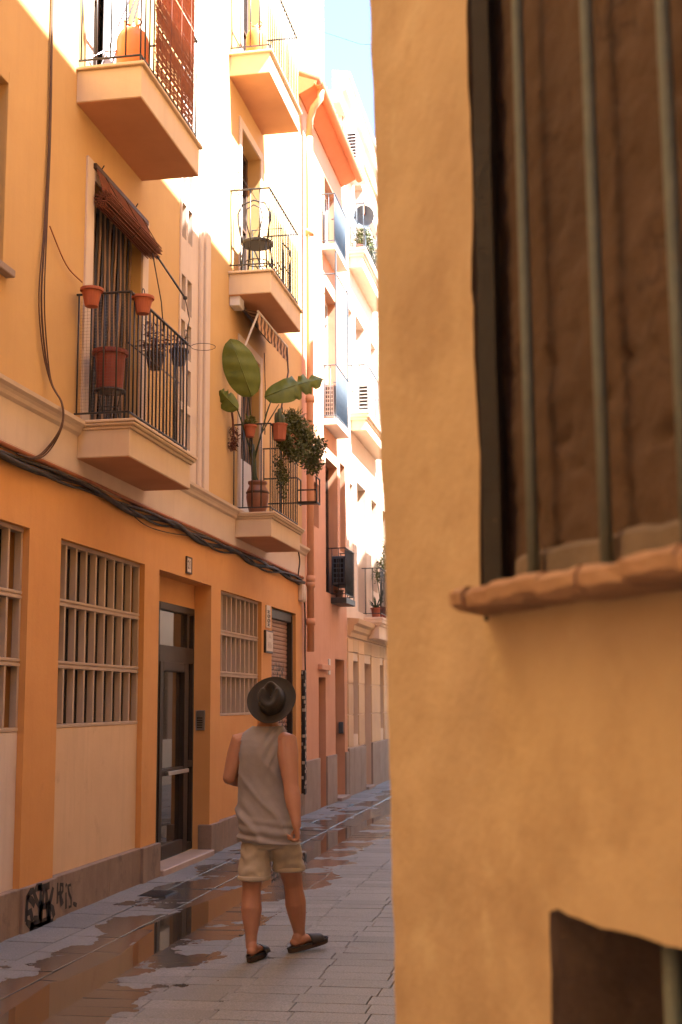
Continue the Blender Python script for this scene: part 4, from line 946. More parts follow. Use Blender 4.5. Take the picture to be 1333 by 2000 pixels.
# rolled reed blind
BL = thing('reed_blind', 'rolled up brown reed blind hanging over the balcony door', 'blind', (.1, 10.8, 5.7))
rl = MB(); spir = []
for k in range(70):
    a = k * .42; r = .012 + .0011 * k; spir.append((r * cos(a), r * sin(a)))
for i, (u, v) in enumerate(spir): rl.tube([(.115 + u, 10.13, 6.02 + v), (.115 + u, 11.52, 6.02 + v)], .0062, 5)
rl.build('roll', m_reed, BL)
fl = MB()
for k in range(13): fl.tube([(.04 + .0055 * k, 10.15, 6.30 - k * .018), (.04 + .0055 * k, 11.5, 6.30 - k * .018)], .0075, 5)
fl.build('slat_sheet', m_reed, BL)
for yy in (10.35, 10.85, 11.35): MB().tube([(.03, yy, 6.34), (.14, yy, 6.14), (.21, yy, 6.02), (.12, yy, 5.91)], .004, 5).build('cord', m_wood, BL)
MB().box((.0, 10.12, 6.30), (.05, 11.53, 6.35), .006).build('head_batten', m_wood, BL)
for yy in (10.3, 11.2): MB().tube([(.02, yy, 6.35), (.05, yy, 6.40)], .006, 5).build('hook', m_iron, BL)
AP = thing('awning_pole', 'thin black pole slanting out from the rolled blind', 'pole', (.2, 11.5, 5.7))
p0, p1 = Vector((.16, 11.46, 5.96)), fx(362, 582, .55)
MB().tube([p0, p1], .010, 8).build('rod', m_iron, AP, smooth=True); MB().lathe([(.001, -.02), (.02, -.012), (.022, 0), (.02, .012), (.001, .02)], p1, 10).build('knob', m_iron, AP)
MB().tube([p1, (.5, 11.45, 5.3), (.48, 11.40, 5.07)], .005, 5).build('cord', m_iron, AP)
tag(MB().tube([(.17, 11.3, 5.93), (.30, 11.2, 5.4), (.36, 11.1, 5.08)], .006, 5).build('pull_cord', m_cable, smooth=True), 'brown pull cord hanging from the rolled blind', 'cord')

# ------------------------------------------------------------------ balcony with the reed screen (second floor)
F2 = 7.05
def gas(c, label, r=.15, h=.42):
    T = thing('gas_bottle', label, 'gas bottle', c, None)
    MB().lathe([(r * .9, 0), (r, .02), (r, h * .72), (r * .95, h * .82), (r * .75, h * .93), (r * .42, h), (.04, h + .01), (.001, h + .012)], c, 26).build('body', m_gas, T, smooth=True)
    MB().tube([(c[0] + .075 * cos(a), c[1] + .075 * sin(a), c[2] + h + .075) for a in [k * .3 - .9 for k in range(16)]], .009, 6).build('handle', m_gas, T, smooth=True)
    b = MB()
    for a in (-.8, 1.2, 3.4): b.tube([(c[0] + .075 * cos(a), c[1] + .075 * sin(a), c[2] + h - .03), (c[0] + .075 * cos(a), c[1] + .075 * sin(a), c[2] + h + .075)], .008, 6)
    b.build('collar', m_gas, T); MB().lathe([(.02, 0), (.025, .02), (.018, .05), (.001, .055)], (c[0], c[1], c[2] + h), 10).build('valve', m_steel, T)
    return T
gas((.36, 10.12, F2), 'orange gas bottle beside the reed screen', .145, .52)
gas((.26, 14.98, 9.74), 'orange gas bottle with pale cap on the topmost balcony', .135, .5)
RS = thing('reed_screen', 'brown reed screen tied along the upper balcony railing', 'screen', (.58, 10.7, F2))
rs = MB(); rn = random.Random(5)
for k in range(98):
    z = 7.11 + k * .0145; e = rn.uniform(-.01, .01)
    if rn.random() < .03: continue
    rs.tube([(.585 + rn.uniform(-.002, .002), 10.08 + e, z), (.585, 10.6, z + rn.uniform(-.002, .002)), (.585 + rn.uniform(-.002, .002), 11.22 + e, z)], .0046, 4)
rs.build('reed_sheet', m_reed, RS)
for yy in (10.2, 10.5, 10.8, 11.1): MB().tube([(.593, yy, 7.1), (.593, yy, 8.55)], .0025, 4).build('binding', m_reed, RS)
MB().box((.58, 10.06, 8.53), (.60, 11.24, 8.60), .004).build('top_band', m_reedlt, RS)
DK = thing('drying_rack', 'folded pale drying rack leaning in the upper doorway', 'rack', (.15, 10.3, F2))
for k in range(3): MB().tube([(.06 + .05 * k, 10.0 + .1 * k, F2), (.38, 10.32 + .05 * k, F2 + 1.25)], .008, 6).build('bar', m_steel, DK)
MB().tube([(.05, 9.95, F2 + .2), (.12, 10.05, F2 + .30), (.2, 10.0, F2 + .26), (.3, 10.1, F2 + .33)], .008, 6).build('bar', m_steel, DK)
bx2 = MB()
for yy in (9.88, 10.75): bx2.box((-.03, yy, 7.06), (.01, yy + .02, 7.07))
tag(MB().box((-.12, 10.62, 7.06), (-.09, 11.22, 9.2), .006).build('door_leaf', m_white), 'white door leaf standing open on the upper balcony', 'door')

# ------------------------------------------------------------------ balcony of plants
G1 = 3.92
UR = thing('clay_urn', 'glazed clay urn holding the big leaved plant', 'urn', (.26, 15.12, G1))
MB().lathe([(.09, 0), (.095, .01), (.125, .12), (.14, .22), (.135, .30), (.105, .36), (.10, .375), (.118, .39), (.12, .42), (.10, .425), (.09, .40), (.001, .39)], (.26, 15.12, G1), 26).build('body', m_clay, UR, smooth=True)
MB().lathe([(.138, .265), (.146, .28), (.138, .295)], (.26, 15.12, G1), 26, cap=False).build('band', m_wood, UR, smooth=True)
BP = thing('banana_plant', 'tall plant with huge paddle leaves growing from the urn', 'plant', (.26, 15.12, G1 + .38))
P = lambda px, py, y: fy(px, py, y)
tk = [Vector((.26, 15.12, G1 + .37)), P(497, 930, 15.1), P(495, 890, 15.08), P(494, 868, 15.06)]
MB().tube(tk, [.035, .034, .03, .022], 10).build('trunk', m_stem, BP, smooth=True)
def petiole(pts, r=.010): MB().tube(pts, [r * 1.3] + [r] * (len(pts) - 2) + [r * .7], 7).build('petiole', m_stem, BP, smooth=True)
petiole([P(494, 900, 15.08), P(492, 850, 15.0), P(489, 800, 14.95), P(486, 770, 14.5)])
paddle(P(492, 775, 14.5), P(450, 662, 14.35), .42, (.35, -.93, -.1), .22, .03).build('leaf', m_leaf, BP, smooth=True)
petiole([P(497, 900, 15.08), P(510, 850, 15.1), P(522, 805, 15.1), P(530, 783, 15.1)])
paddle(P(517, 776, 15.1), P(632, 740, 15.35), .36, (.2, -.9, .35), .30, .05, ragged=.5).build('leaf', m_leaf, BP, smooth=True)
petiole([P(493, 900, 15.08), P(486, 868, 15.0), P(475, 830, 14.75), P(463, 797, 14.45)])
paddle(P(466, 800, 14.45), P(430, 762, 14.25), .24, (.3, -.9, .2), .45, -.02, ragged=.3).build('leaf', m_leaf, BP, smooth=True)
petiole([P(498, 890, 15.1), P(512, 845, 15.2), P(530, 815, 15.3), P(545, 790, 15.35)], .008)
petiole([P(492, 890, 15.1), P(484, 862, 15.15), P(480, 840, 15.2)], .007)
T = pot('flower_pot', tuple(P(489, 852, 14.83) - Vector((0, 0, .01))), .072, .05, .145, m_terra, 'small terracotta pot of succulents on the short rail', 'pot', sx=1.0)
c = P(489, 818, 14.83); leaves([((c.x, 14.83, c.z - .02), (.07, .07, .05))], 160, .05, 11, asp=2.0).build('succulent', m_fern, T)
c = P(556, 860, 15.0); T = pot('flower_pot', (.56, 15.02, c.z + .01), .095, .075, .20, m_terra, 'larger terracotta pot of upright cactus hooked outside the rail', 'pot', seg=8, rim=.008)
ct = MB()
for dx_, dy_, hh in ((0, 0, .24), (-.04, .03, .2), (.035, .02, .16)): ct.lathe([(.02, 0), (.03, .04), (.033, hh * .6), (.024, hh * .92), (.004, hh)], (.56 + dx_, 15.02 + dy_, c.z + .17), 9)
ct.build('cactus', m_stem, T, smooth=True)
BU = thing('trailing_plant', 'big tangled trailing plant spilling over the front rail', 'plant', (.6, 15.7, 4.9))
blobs = [((.60, 15.45, 5.12), (.13, .25, .16)), ((.64, 15.75, 5.02), (.17, .30, .20)), ((.68, 16.0, 4.86), (.18, .28, .20)), ((.66, 15.6, 4.80), (.16, .30, .16)), ((.74, 16.15, 4.74), (.14, .22, .16)), ((.58, 15.3, 4.85), (.10, .14, .14)), ((.82, 16.1, 4.95), (.12, .2, .14)), ((.55, 15.15, 4.95), (.10, .12, .16))]
leaves(blobs, 4300, .052, 21, hang=.4).build('foliage', m_bush, BU, kind='stuff')
leaves([((.62, 15.6, 5.2), (.17, .32, .12)), ((.7, 15.9, 5.08), (.15, .25, .12))], 1100, .075, 22, hang=-.2, asp=5).build('foliage', m_fern, BU, kind='stuff')
tr_ = []
for k in range(9): tr_.append(((.46 + .02 * (k % 3), 15.25 + .06 * k, 4.55 - .035 * k * (k % 2)), (.035, .06, .22)))
leaves(tr_, 900, .035, 23, hang=.8).build('foliage', m_bush, BU, kind='stuff')
st = MB(); rn = random.Random(8)
for k in range(26):
    a = Vector((.55, rn.uniform(15.3, 16.1), 4.9)); e = Vector((rn.uniform(.5, .88), rn.uniform(15.2, 16.35), rn.uniform(4.55, 5.3))); st.tube([a, (a + e) / 2 + Vector((.05, 0, .12)), e], .003, 4)
st.build('stem', m_stem, BU, kind='stuff')
TB = thing('planter_trough', 'terracotta trough hidden in the trailing plant', 'planter', (.56, 15.65, 4.8)); MB().box((.50, 15.35, 4.82), (.64, 16.0, 5.0), .012).build('body', m_terra, TB); MB().box((.515, 15.365, 4.985), (.625, 15.985, 5.004)).build('soil', m_soil, TB)
DG = thing('dried_bunch', 'dried brown bunch hanging on the wall beside the big leaves', 'plant', (.1, 14.8, 4.9))
c = fx(455, 850, .06); leaves([((.07, c.y, c.z), (.06, .06, .13)), ((.06, c.y, c.z - .12), (.05, .05, .06))], 340, .05, 31, hang=1.2, asp=4).build('foliage', m_dry, DG); MB().tube([(.03, c.y, c.z + .42), (.06, c.y, c.z + .2), (.07, c.y, c.z)], .014, 6).build('stalk', m_dry, DG)
# striped awning under the balcony above
def stripe_mat():
    m = M('striped_canvas', (.30, .17, .10), rough=.9, scale=8); t = m.node_tree; N = t.nodes; L = t.links; b = N['Principled BSDF']
    geo = N.new('ShaderNodeNewGeometry'); sx = N.new('ShaderNodeSeparateXYZ'); L.new(geo.outputs['Position'], sx.inputs[0])
    mm = N.new('ShaderNodeMath'); mm.operation = 'MULTIPLY'; mm.inputs[1].default_value = 5.5; L.new(sx.outputs[1], mm.inputs[0])
    fr_ = N.new('ShaderNodeMath'); fr_.operation = 'FRACT'; L.new(mm.outputs[0], fr_.inputs[0]); gt_ = N.new('ShaderNodeMath'); gt_.operation = 'GREATER_THAN'; gt_.inputs[1].default_value = .5; L.new(fr_.outputs[0], gt_.inputs[0])
    mx = N.new('ShaderNodeMix'); mx.data_type = 'RGBA'; L.new(gt_.outputs[0], mx.inputs[0]); mx.inputs[6].default_value = (.10, .05, .032, 1); mx.inputs[7].default_value = (.46, .28, .16, 1); L.new(mx.outputs[2], b.inputs['Base Color']); return m
m_str = stripe_mat()
AW = thing('awning', 'half folded brown striped awning under the middle balcony', 'awning', (.1, 15.6, 6.4))
aw = MB(); ny = 40
prof = [(.06, 6.56), (.14, 6.50), (.24, 6.47), (.30, 6.46), (.30, 6.40), (.29, 6.34), (.30, 6.29), (.295, 6.24)]
for i in range(ny + 1):
    yy = 14.96 + 1.62 * i / ny
    for k, (a, z) in enumerate(prof): aw.v.append((a + ((.004 * sin(yy * 21 + k)) if k > 2 else 0), yy, z - .10 * (yy - 14.96) / 1.6 * 0 + (.012 * abs(sin(yy * 17.3)) if k == 7 else 0)))
n = len(prof); aw.f = [(i * n + k, i * n + k + 1, (i + 1) * n + k + 1, (i + 1) * n + k) for i in range(ny) for k in range(n - 1)]
aw.build('canvas', m_str, AW, smooth=True)
MB().tube([(.30, 14.94, 6.46), (.30, 16.6, 6.46)], .014, 8).build('front_bar', m_white, AW); MB().tube([(.07, 14.94, 6.55), (.07, 16.6, 6.55)], .03, 10).build('roller', m_wood, AW)
MB().box((.0, 14.70, 6.47), (.13, 14.92, 6.60), .008).build('bracket_box', m_white, AW)
MB().tube([(.30, 14.96, 6.44), (.22, 14.93, 6.22), (.12, 14.92, 5.95)], .014, 8).build('arm', m_white, AW)
MB().tube([(.30, 16.58, 6.44), (.36, 16.4, 6.05), (.38, 16.0, 5.6), (.40, 15.6, 5.1)], .011, 8).build('arm', m_wood, AW)
tag(MB().tube([(.10, 16.1, 6.25), (.14, 16.0, 5.7), (.16, 15.9, 5.1)], .006, 5).build('crank_rod', m_wood, smooth=True), 'thin crank rod hanging below the striped awning', 'rod')
IS = thing('wall_shelf', 'black iron bracket shelf at the far end of the plant balcony', 'shelf', (.5, 16.6, 4.3))
b = MB()
for x_ in (.46, .72): b.tube([(x_, 16.5, 4.28), (x_, 16.5, 4.62), (x_, 16.72, 4.62)], .012, 6); b.tube([(x_, 16.5, 4.28), (x_, 16.72, 4.28)], .012, 6); b.tube([(x_, 16.72, 4.28), (x_, 16.72, 4.62)], .01, 6)
b.tube([(-.02, 16.5, 4.62), (.46, 16.5, 4.62)], .010, 6); b.tube([(-.02, 16.5, 4.28), (.46, 16.5, 4.28)], .010, 6); b.tube([(.46, 16.5, 4.28), (.72, 16.5, 4.28)], .012, 6); b.tube([(.46, 16.5, 4.45), (.72, 16.5, 4.45)], .01, 6); b.build('frame', m_iron, IS); MB().box((.45, 16.49, 4.284), (.73, 16.73, 4.298)).build('shelf_board', m_wood, IS)

# ------------------------------------------------------------------ balcony with the chairs
G2 = 6.895
CH = thing('bentwood_chair', 'black bentwood style chair on the middle balcony', 'chair', (.27, 15.0, G2))
cx_, cy_ = .27, 15.02; ss = G2 + .44
MB().lathe([(.001, 0), (.19, 0), (.2, .012), (.2, .04), (.19, .05), (.001, .05)], (cx_, cy_, ss), 24).build('seat', m_iron, CH)
out_ = [(cx_ - .16, cy_ - .14, ss), (cx_ - .20, cy_ - .17, ss + .25), (cx_ - .205, cy_ - .18, ss + .36), (cx_ - .15, cy_ - .185, ss + .48), (cx_, cy_ - .19, ss + .53), (cx_ + .15, cy_ - .185, ss + .48), (cx_ + .205, cy_ - .18, ss + .36), (cx_ + .20, cy_ - .17, ss + .25), (cx_ + .16, cy_ - .14, ss)]
MB().tube(out_, .011, 8).build('back_hoop', m_iron, CH, smooth=True)
MB().tube([(cx_ - .05, cy_ - .16, ss + .04), (cx_ - .11, cy_ - .175, ss + .3), (cx_ - .09, cy_ - .185, ss + .42), (cx_, cy_ - .188, ss + .47), (cx_ + .09, cy_ - .185, ss + .42), (cx_ + .11, cy_ - .175, ss + .3), (cx_ + .05, cy_ - .16, ss + .04)], .008, 8).build('back_hoop', m_iron, CH, smooth=True)
for sx_, sy_ in ((-1, -1), (1, -1), (-1, 1), (1, 1)): MB().tube([(cx_ + sx_ * .14, cy_ + sy_ * .13, ss), (cx_ + sx_ * .17, cy_ + sy_ * .17, G2)], .011, 8).build('leg', m_iron, CH, smooth=True)
MB().tube([(cx_ + .15 * cos(a), cy_ + .15 * sin(a), G2 + .22) for a in [2 * pi * k / 20 for k in range(20)]], .007, 6, close=True).build('stretcher', m_iron, CH)
AR = thing('metal_armchair', 'blue grey metal armchair behind the bentwood chair', 'chair', (.27, 15.75, G2))
cx_, cy_ = .27, 15.78
b = MB()
for k in range(7): b.tube([(cx_ - .18 + .06 * k, cy_ - .18, G2 + .42), (cx_ - .18 + .06 * k, cy_ + .2, G2 + .40)], .008, 5)
b.build('seat', m_greyp, AR)
b = MB(); b.tube([(cx_ - .2, cy_ - .2, G2 + .42), (cx_ - .2, cy_ - .25, G2 + .85), (cx_ + .2, cy_ - .25, G2 + .85), (cx_ + .2, cy_ - .2, G2 + .42)], .011, 7); b.build('back_hoop', m_greyp, AR)
for s in (-1, 1):
    MB().tube([(cx_ + s * .21, cy_ - .23, G2 + .65), (cx_ + s * .23, cy_ + .05, G2 + .66), (cx_ + s * .22, cy_ + .2, G2 + .6), (cx_ + s * .2, cy_ + .2, G2 + .4)], .010, 7).build('armrest', m_greyp, AR)
    for t_ in (-.2, .2): MB().tube([(cx_ + s * .2, cy_ + t_, G2 + .42), (cx_ + s * .21, cy_ + t_ * 1.1, G2)], .011, 7).build('leg', m_greyp, AR)
tag(MB().tube([(.1, 14.7, 8.2), (.1, 16.5, 8.22)], .004, 5).build('clothes_line', m_iron, smooth=True), 'thin clothes line above the bentwood chair', 'line')

# ------------------------------------------------------------------ things on the further balconies
def ac(name, a, b_, mat, gmat, label, face='-y', rows_=5, cols=3):
    T = thing('air_conditioner', label, 'air conditioner', ((a[0] + b_[0]) / 2, (a[1] + b_[1]) / 2, a[2]))
    MB().box(a, b_, .01).build('casing', mat, T)
    x0, x1, z0, z1 = a[0] + .02, b_[0] - .02, a[2] + .04, b_[2] - .04
    MB().box((x0, a[1] - .006, z0), (x1, a[1] + .01, z1)).build('grille_opening', gmat, T)
    g_ = MB()
    for i in range(rows_ + 1): z = z0 + (z1 - z0) * i / rows_; g_.box((x0, a[1] - .014, z - .008), (x1, a[1] - .005, z + .008))
    for i in range(cols + 1): x = x0 + (x1 - x0) * i / cols; g_.box((x - .005, a[1] - .013, z0), (x + .005, a[1] - .0052, z1))
    g_.build('grille', mat, T)
    return T
ac('a', (.0, 21.42, 3.62), (.22, 22.05, 4.12), m_greyp, m_dark, 'dark fronted air conditioner in the black juliet balcony')
ac('b', (.0, 20.78, 6.40), (.17, 21.5, 6.98), m_white, m_dark, 'white lattice fronted air conditioner behind the pale blue railing', rows_=7, cols=4)
ac('c', (.05, 23.9, 7.12), (.27, 24.7, 7.75), m_white, m_dark, 'white louvred air conditioner on the moulded cream balcony', rows_=8, cols=1)
T = ac('d', (.02, 22.95, 11.85), (.24, 23.7, 12.5), m_white, m_dark, 'white air conditioner high on the cream wall above its bracket', rows_=9, cols=1)
br = MB(); br.box((0, 22.9, 11.74), (.30, 23.75, 11.78), .004); br.box((0, 22.92, 11.5), (.03, 22.96, 11.76)); br.tube([(.02, 22.94, 11.5), (.28, 22.94, 11.74)], .012, 6); br.build('bracket', m_white, T)
pot('flower_pot', (.13, 21.36, 3.40), .07, .06, .13, m_wood, 'low dark pot under the dark fronted air conditioner', 'pot')
T = pot('flower_pot', (.20, 25.0, 3.28), .10, .08, .2, m_terra, 'terracotta pot with a spiky agave on the low cream balcony', 'pot')
sp_ = MB(); rn = random.Random(2)
for k in range(26):
    a = rn.uniform(0, 2 * pi); e = rn.uniform(.4, 1.3); L_ = rn.uniform(.18, .3); d = Vector((cos(a) * cos(e), sin(a) * cos(e), sin(e))); s = d.cross(Vector((0, 0, 1))).normalized() * .018
    b0 = Vector((.20, 25.0, 3.46)); sp_.add([b0 - s, b0 + s, b0 + d * L_ * .6 + s * .8, b0 + d * L_, b0 + d * L_ * .6 - s * .8], [(0, 1, 2, 3, 4)])
sp_.build('agave', m_stem, T)
T = pot('flower_pot', (.2, 25.6, 3.28), .13, .11, .26, m_terrad, 'dark red pot with a slender branching shrub on the low cream balcony', 'pot')
st = MB()
for k in range(5): st.tube([(.2, 25.6, 3.5), (.2 + rn.uniform(-.06, .06), 25.6 + rn.uniform(-.1, .1), 3.8), (.2 + rn.uniform(-.12, .15), 25.6 + rn.uniform(-.2, .3), 4.25)], .010, 5)
st.build('stem', m_stem, T); leaves([((.22, 25.55, 4.2), (.2, .35, .2)), ((.25, 25.9, 4.45), (.15, .25, .15)), ((.26, 26.1, 4.75), (.1, .15, .3))], 700, .09, 44, asp=4).build('foliage', m_bush, T, kind='stuff')
for i, (x_, y_, z_, lab) in enumerate(((.28, 23.45, 10.95, 'grey satellite dish on the near corner of the top cream balcony'), (.42, 25.4, 11.1, 'blue grey satellite dish tilted out from the top cream balcony'))):
    T = thing('satellite_dish', lab, 'satellite dish', (x_, y_, z_)); d = MB()
    for r_, zz_ in ((.001, 0), (.10, .012), (.19, .04), (.23, .06)):
        for k in range(20): a = 2 * pi * k / 20; d.v.append((x_ + r_ * cos(a) * (.9), y_ - zz_ * 1.4 + .03, z_ + r_ * sin(a)))
    d.f = [(i_ * 20 + k, i_ * 20 + (k + 1) % 20, (i_ + 1) * 20 + (k + 1) % 20, (i_ + 1) * 20 + k) for i_ in range(3) for k in range(20)]
    d.build('dish', m_greyp, T, smooth=True); MB().tube([(x_, y_ + .03, z_), (x_, y_ + .12, z_ - .05), (x_, y_ + .12, z_ - .7)], .016, 6).build('mount', m_greyp, T)
for i, (y_, r_, lab, mt) in enumerate(((23.7, .09, 'terracotta pot with bright herbs on the top cream balcony', m_terra), (24.2, .08, 'dark pot of ferns on the top cream balcony', m_wood), (25.0, .1, 'white pot with a pale green shrub on the top cream balcony', m_white))):
    T = pot('flower_pot', (.16, y_, 10.28), r_, r_ * .8, .2, mt, lab, 'pot'); leaves([((.20, y_, 10.68), (.17, .24, .24))], 420, .08, 50 + i, asp=3).build('foliage', m_bush, T, kind='stuff')
rs = MB()
for k in range(30): rs.tube([(.285, 23.4 + k * .05, 11.0), (.285, 23.4 + k * .05, 11.25)], .016, 4)
tag(rs.build('reed_screen', m_reed), 'short brown reed strip tied to the top cream railing', 'screen')
tag(MB().tube([(-1.5, 24, 15.6), (0, 25, 15.4), (4, 26, 15.5)], .006, 4).build('overhead_wire', m_cable), 'thin wire crossing the strip of sky', 'wire')
# ------------------------------------------------------------------ the man
m_skin = M('skin', (.40, .205, .135), (.36, .175, .11), rough=.55, scale=9, world=False, bump=.1, bscale=120, sss=.12, spec=.4)
m_shirt = M('grey_jersey', (.285, .265, .275), (.24, .222, .23), rough=.92, scale=12, world=False, bump=.15, bscale=300, sheen=.2)
m_short = M('beige_cotton', (.45, .405, .34), (.39, .35, .29), rough=.9, scale=14, world=False, bump=.25, bscale=140)
m_hat = M('dark_felt', (.030, .023, .017), (.022, .017, .013), rough=.85, scale=12, world=False, bump=.15, bscale=160, sheen=.15)
m_slide = M('dark_rubber', (.030, .024, .020), (.022, .018, .015), rough=.6, scale=15, world=False)
m_sole = M('brown_sole', (.07, .045, .03), (.055, .035, .024), rough=.8, scale=15, world=False)
MAN = thing('person', 'person in a grey tank top, beige shorts and a dark brimmed hat walking away', 'person', (2.03, 8.5, 0))
P = lambda px, py, y: fy(px, py, y)
AX = radians(5); RV = Vector((cos(AX), sin(AX), 0)); FV = Vector((-sin(AX), cos(AX), 0))
def remesh(mb, name, mat, parent, vox, smooth_it=4):
    me = bpy.data.meshes.new(name); me.from_pydata(mb.v, [], mb.f)
    bm = bmesh.new(); bm.from_mesh(me); bmesh.ops.recalc_face_normals(bm, faces=bm.faces[:]); bm.to_mesh(me); bm.free()
    o = bpy.data.objects.new(name, me); COL.objects.link(o)
    md = o.modifiers.new('r', 'REMESH'); md.mode = 'VOXEL'; md.voxel_size = vox
    sm = o.modifiers.new('s', 'SMOOTH'); sm.factor = .5; sm.iterations = smooth_it
    dg = bpy.context.evaluated_depsgraph_get(); me2 = bpy.data.meshes.new_from_object(o.evaluated_get(dg)); bpy.data.objects.remove(o)
    me2.name = name; me2.polygons.foreach_set('use_smooth', [True] * len(me2.polygons)); me2.materials.clear()
    return link(name, me2, mat, parent)
def limb(mb, pts, seg=16, side=None):
    # pts: (Vector, r_side, r_depth)
    rings = []
    n = len(pts)
    for i, (p, a, b_) in enumerate(pts):
        t = (pts[min(i + 1, n - 1)][0] - pts[max(i - 1, 0)][0]).normalized(); s = (side or RV); s = (s - t * s.dot(t)).normalized(); q = t.cross(s).normalized()
        if i == 0:
            for k in (3, 2, 1): w = k / 4 * pi / 2; rings.append((p - t * (min(a, b_) * sin(w)), s * a * cos(w), q * b_ * cos(w)))
        rings.append((p, s * a, q * b_))
        if i == n - 1:
            for k in (1, 2, 3): w = k / 4 * pi / 2; rings.append((p + t * (min(a, b_) * sin(w)), s * a * cos(w), q * b_ * cos(w)))
    mb.ellrings(rings, seg)
# torso centre line as seen: pelvis, waist, chest, neck
def cen(z):
    tb = [(.60, 526), (.80, 526), (1.0, 517), (1.15, 512), (1.32, 512), (1.42, 516), (1.50, 524), (1.60, 530)]
    for (z0, p0), (z1, p1) in zip(tb[:-1], tb[1:]):
        if z <= z1 or z1 == 1.60: px = p0 + (p1 - p0) * (z - z0) / (z1 - z0); break
    x = 2.005 + (px - 526) / 2500 * 8.62
    return Vector((x, 8.5 + .02 * sin((z - .8) * 4), z))
body = MB()
def tring(z, w, d, dy=0): return (cen(z) + FV * dy, RV * w, FV * d)
body.ellrings([tring(.74, .10, .08), tring(.78, .155, .11), tring(.86, .168, .118, -.01), tring(.95, .160, .108), tring(1.05, .148, .098), tring(1.15, .156, .105), tring(1.26, .172, .118), tring(1.34, .182, .116), tring(1.40, .178, .098), tring(1.45, .135, .078), tring(1.485, .082, .066), tring(1.52, .062, .062), tring(1.58, .060, .062)], 28)
# head
HU = Vector((.02, -.90, .44)).normalized(); HC = P(532, 1368, 8.45)
hc = HC - HU * .055 + Vector((0, .015, -.005)); HFv = (Vector((0, .45, .89)) - HU * Vector((0, .45, .89)).dot(HU)).normalized(); HR = HFv.cross(HU).normalized()
limb(body, [(cen(1.50), .062, .062), (cen(1.54) + FV * .01, .058, .06), (hc + Vector((0, .0, -.04)), .06, .065)])
hr = []
for k in range(-7, 8):
    w = k / 8 * pi / 2; hr.append((hc + HU * (.115 * sin(w)), HR * .074 * cos(w), HFv * .095 * cos(w)))
body.ellrings(hr, 20)
limb(body, [(hc + HFv * .085 + HU * .02, .012, .01), (hc + HFv * .10 - HU * .012, .014, .014), (hc + HFv * .10 - HU * .025, .016, .012)], 8, HR)
for s in (-1, 1): limb(body, [(hc + HR * s * .074 + HU * .02 - HFv * .01, .012, .02), (hc + HR * s * .076 - HU * .03 - HFv * .01, .010, .014)], 8, HR)
limb(body, [(hc + HFv * .075 - HU * .06 - HR * .02, .008, .008), (hc + HFv * .078 - HU * .06 + HR * .02, .008, .008)], 8, HU)
# arms
SR, ER, WR = P(560, 1450, 8.47), P(569, 1537, 8.38), P(580, 1612, 8.30)
SL, EL, WL = P(470, 1450, 8.50), P(449, 1519, 8.46), P(486, 1530, 8.70)
limb(body, [(cen(1.42) + RV * .08, .05, .06), (SR, .076, .074), (SR.lerp(ER, .3), .072, .07), (SR.lerp(ER, .65), .060, .060), (ER, .050, .050), (ER.lerp(WR, .22), .055, .052), (ER.lerp(WR, .5), .048, .045), (ER.lerp(WR, .8), .035, .036), (WR, .029, .034)])
limb(body, [(cen(1.42) - RV * .08, .05, .06), (SL, .074, .074), (SL.lerp(EL, .35), .066, .068), (SL.lerp(EL, .7), .056, .062), (EL, .046, .052)], side=RV)
limb(body, [(EL, .042, .044), (EL.lerp(WL, .25), .046, .046), (EL.lerp(WL, .6), .040, .040), (WL, .028, .032)], side=Vector((0, 0, 1)))
def hand(wrist, down, across, palmn, curl, s=1.0):
    # down: wrist to knuckles; across: index side direction; palmn: palm facing
    d, a, n_ = down.normalized(), across.normalized(), palmn.normalized()
    limb(body, [(wrist, .030, .022), (wrist + d * .035, .037, .018), (wrist + d * .075, .041, .016), (wrist + d * .092, .040, .013)], 12, a)
    for i, (off, ln) in enumerate(((.030, .072), (.010, .08), (-.010, .074), (-.029, .058))):
        p0 = wrist + d * .086 + a * off; seg_ = [ln * .45, ln * .32, ln * .27]; pts = [(p0, .0098, .0098)]; ang = .35 * curl; p = p0
        for L_ in seg_:
            ang += .75 * curl; dv = d * cos(ang) + n_ * sin(ang); p = p + dv * L_; pts.append((p, .0088, .0088))
        limb(body, pts, 8, a)
    th = wrist + d * .025 + a * .032
    limb(body, [(th, .014, .014), (th + (d * .7 + a * .45 + n_ * .5).normalized() * .04, .012, .012), (th + (d * .7 + a * .45 + n_ * .5).normalized() * .04 + (d * .8 - a * .1 + n_ * .5).normalized() * .036, .0098, .0098)], 8, n_)
hand(WR, Vector((.05, .05, -1)), Vector((-.35, .93, 0)), Vector((-.93, -.1, -.05)), 1.15)
hand(WL, Vector((.6, .75, .25)), Vector((-.1, .2, 1)), Vector((.5, -.6, 0)), .9)
# legs
HL, KL, AL = P(500, 1632, 8.5), P(492, 1738, 8.47), P(491, 1848, 8.40)
HRr, KR, AR_ = P(552, 1632, 8.5), P(573, 1726, 8.66), P(587, 1836, 8.74)
limb(body, [(HL, .088, .098), (HL.lerp(KL, .4), .080, .086), (HL.lerp(KL, .8), .070, .072), (KL, .062, .066), (KL.lerp(AL, .14), .062, .066), (KL.lerp(AL, .34), .070, .075), (KL.lerp(AL, .55), .059, .061), (KL.lerp(AL, .8), .040, .045), (AL, .035, .042)])
limb(body, [(HRr, .088, .098), (HRr.lerp(KR, .4), .082, .086), (HRr.lerp(KR, .8), .072, .074), (KR, .064, .066), (KR.lerp(AR_, .14), .064, .066), (KR.lerp(AR_, .34), .072, .075), (KR.lerp(AR_, .55), .061, .062), (KR.lerp(AR_, .8), .042, .045), (AR_, .036, .042)])
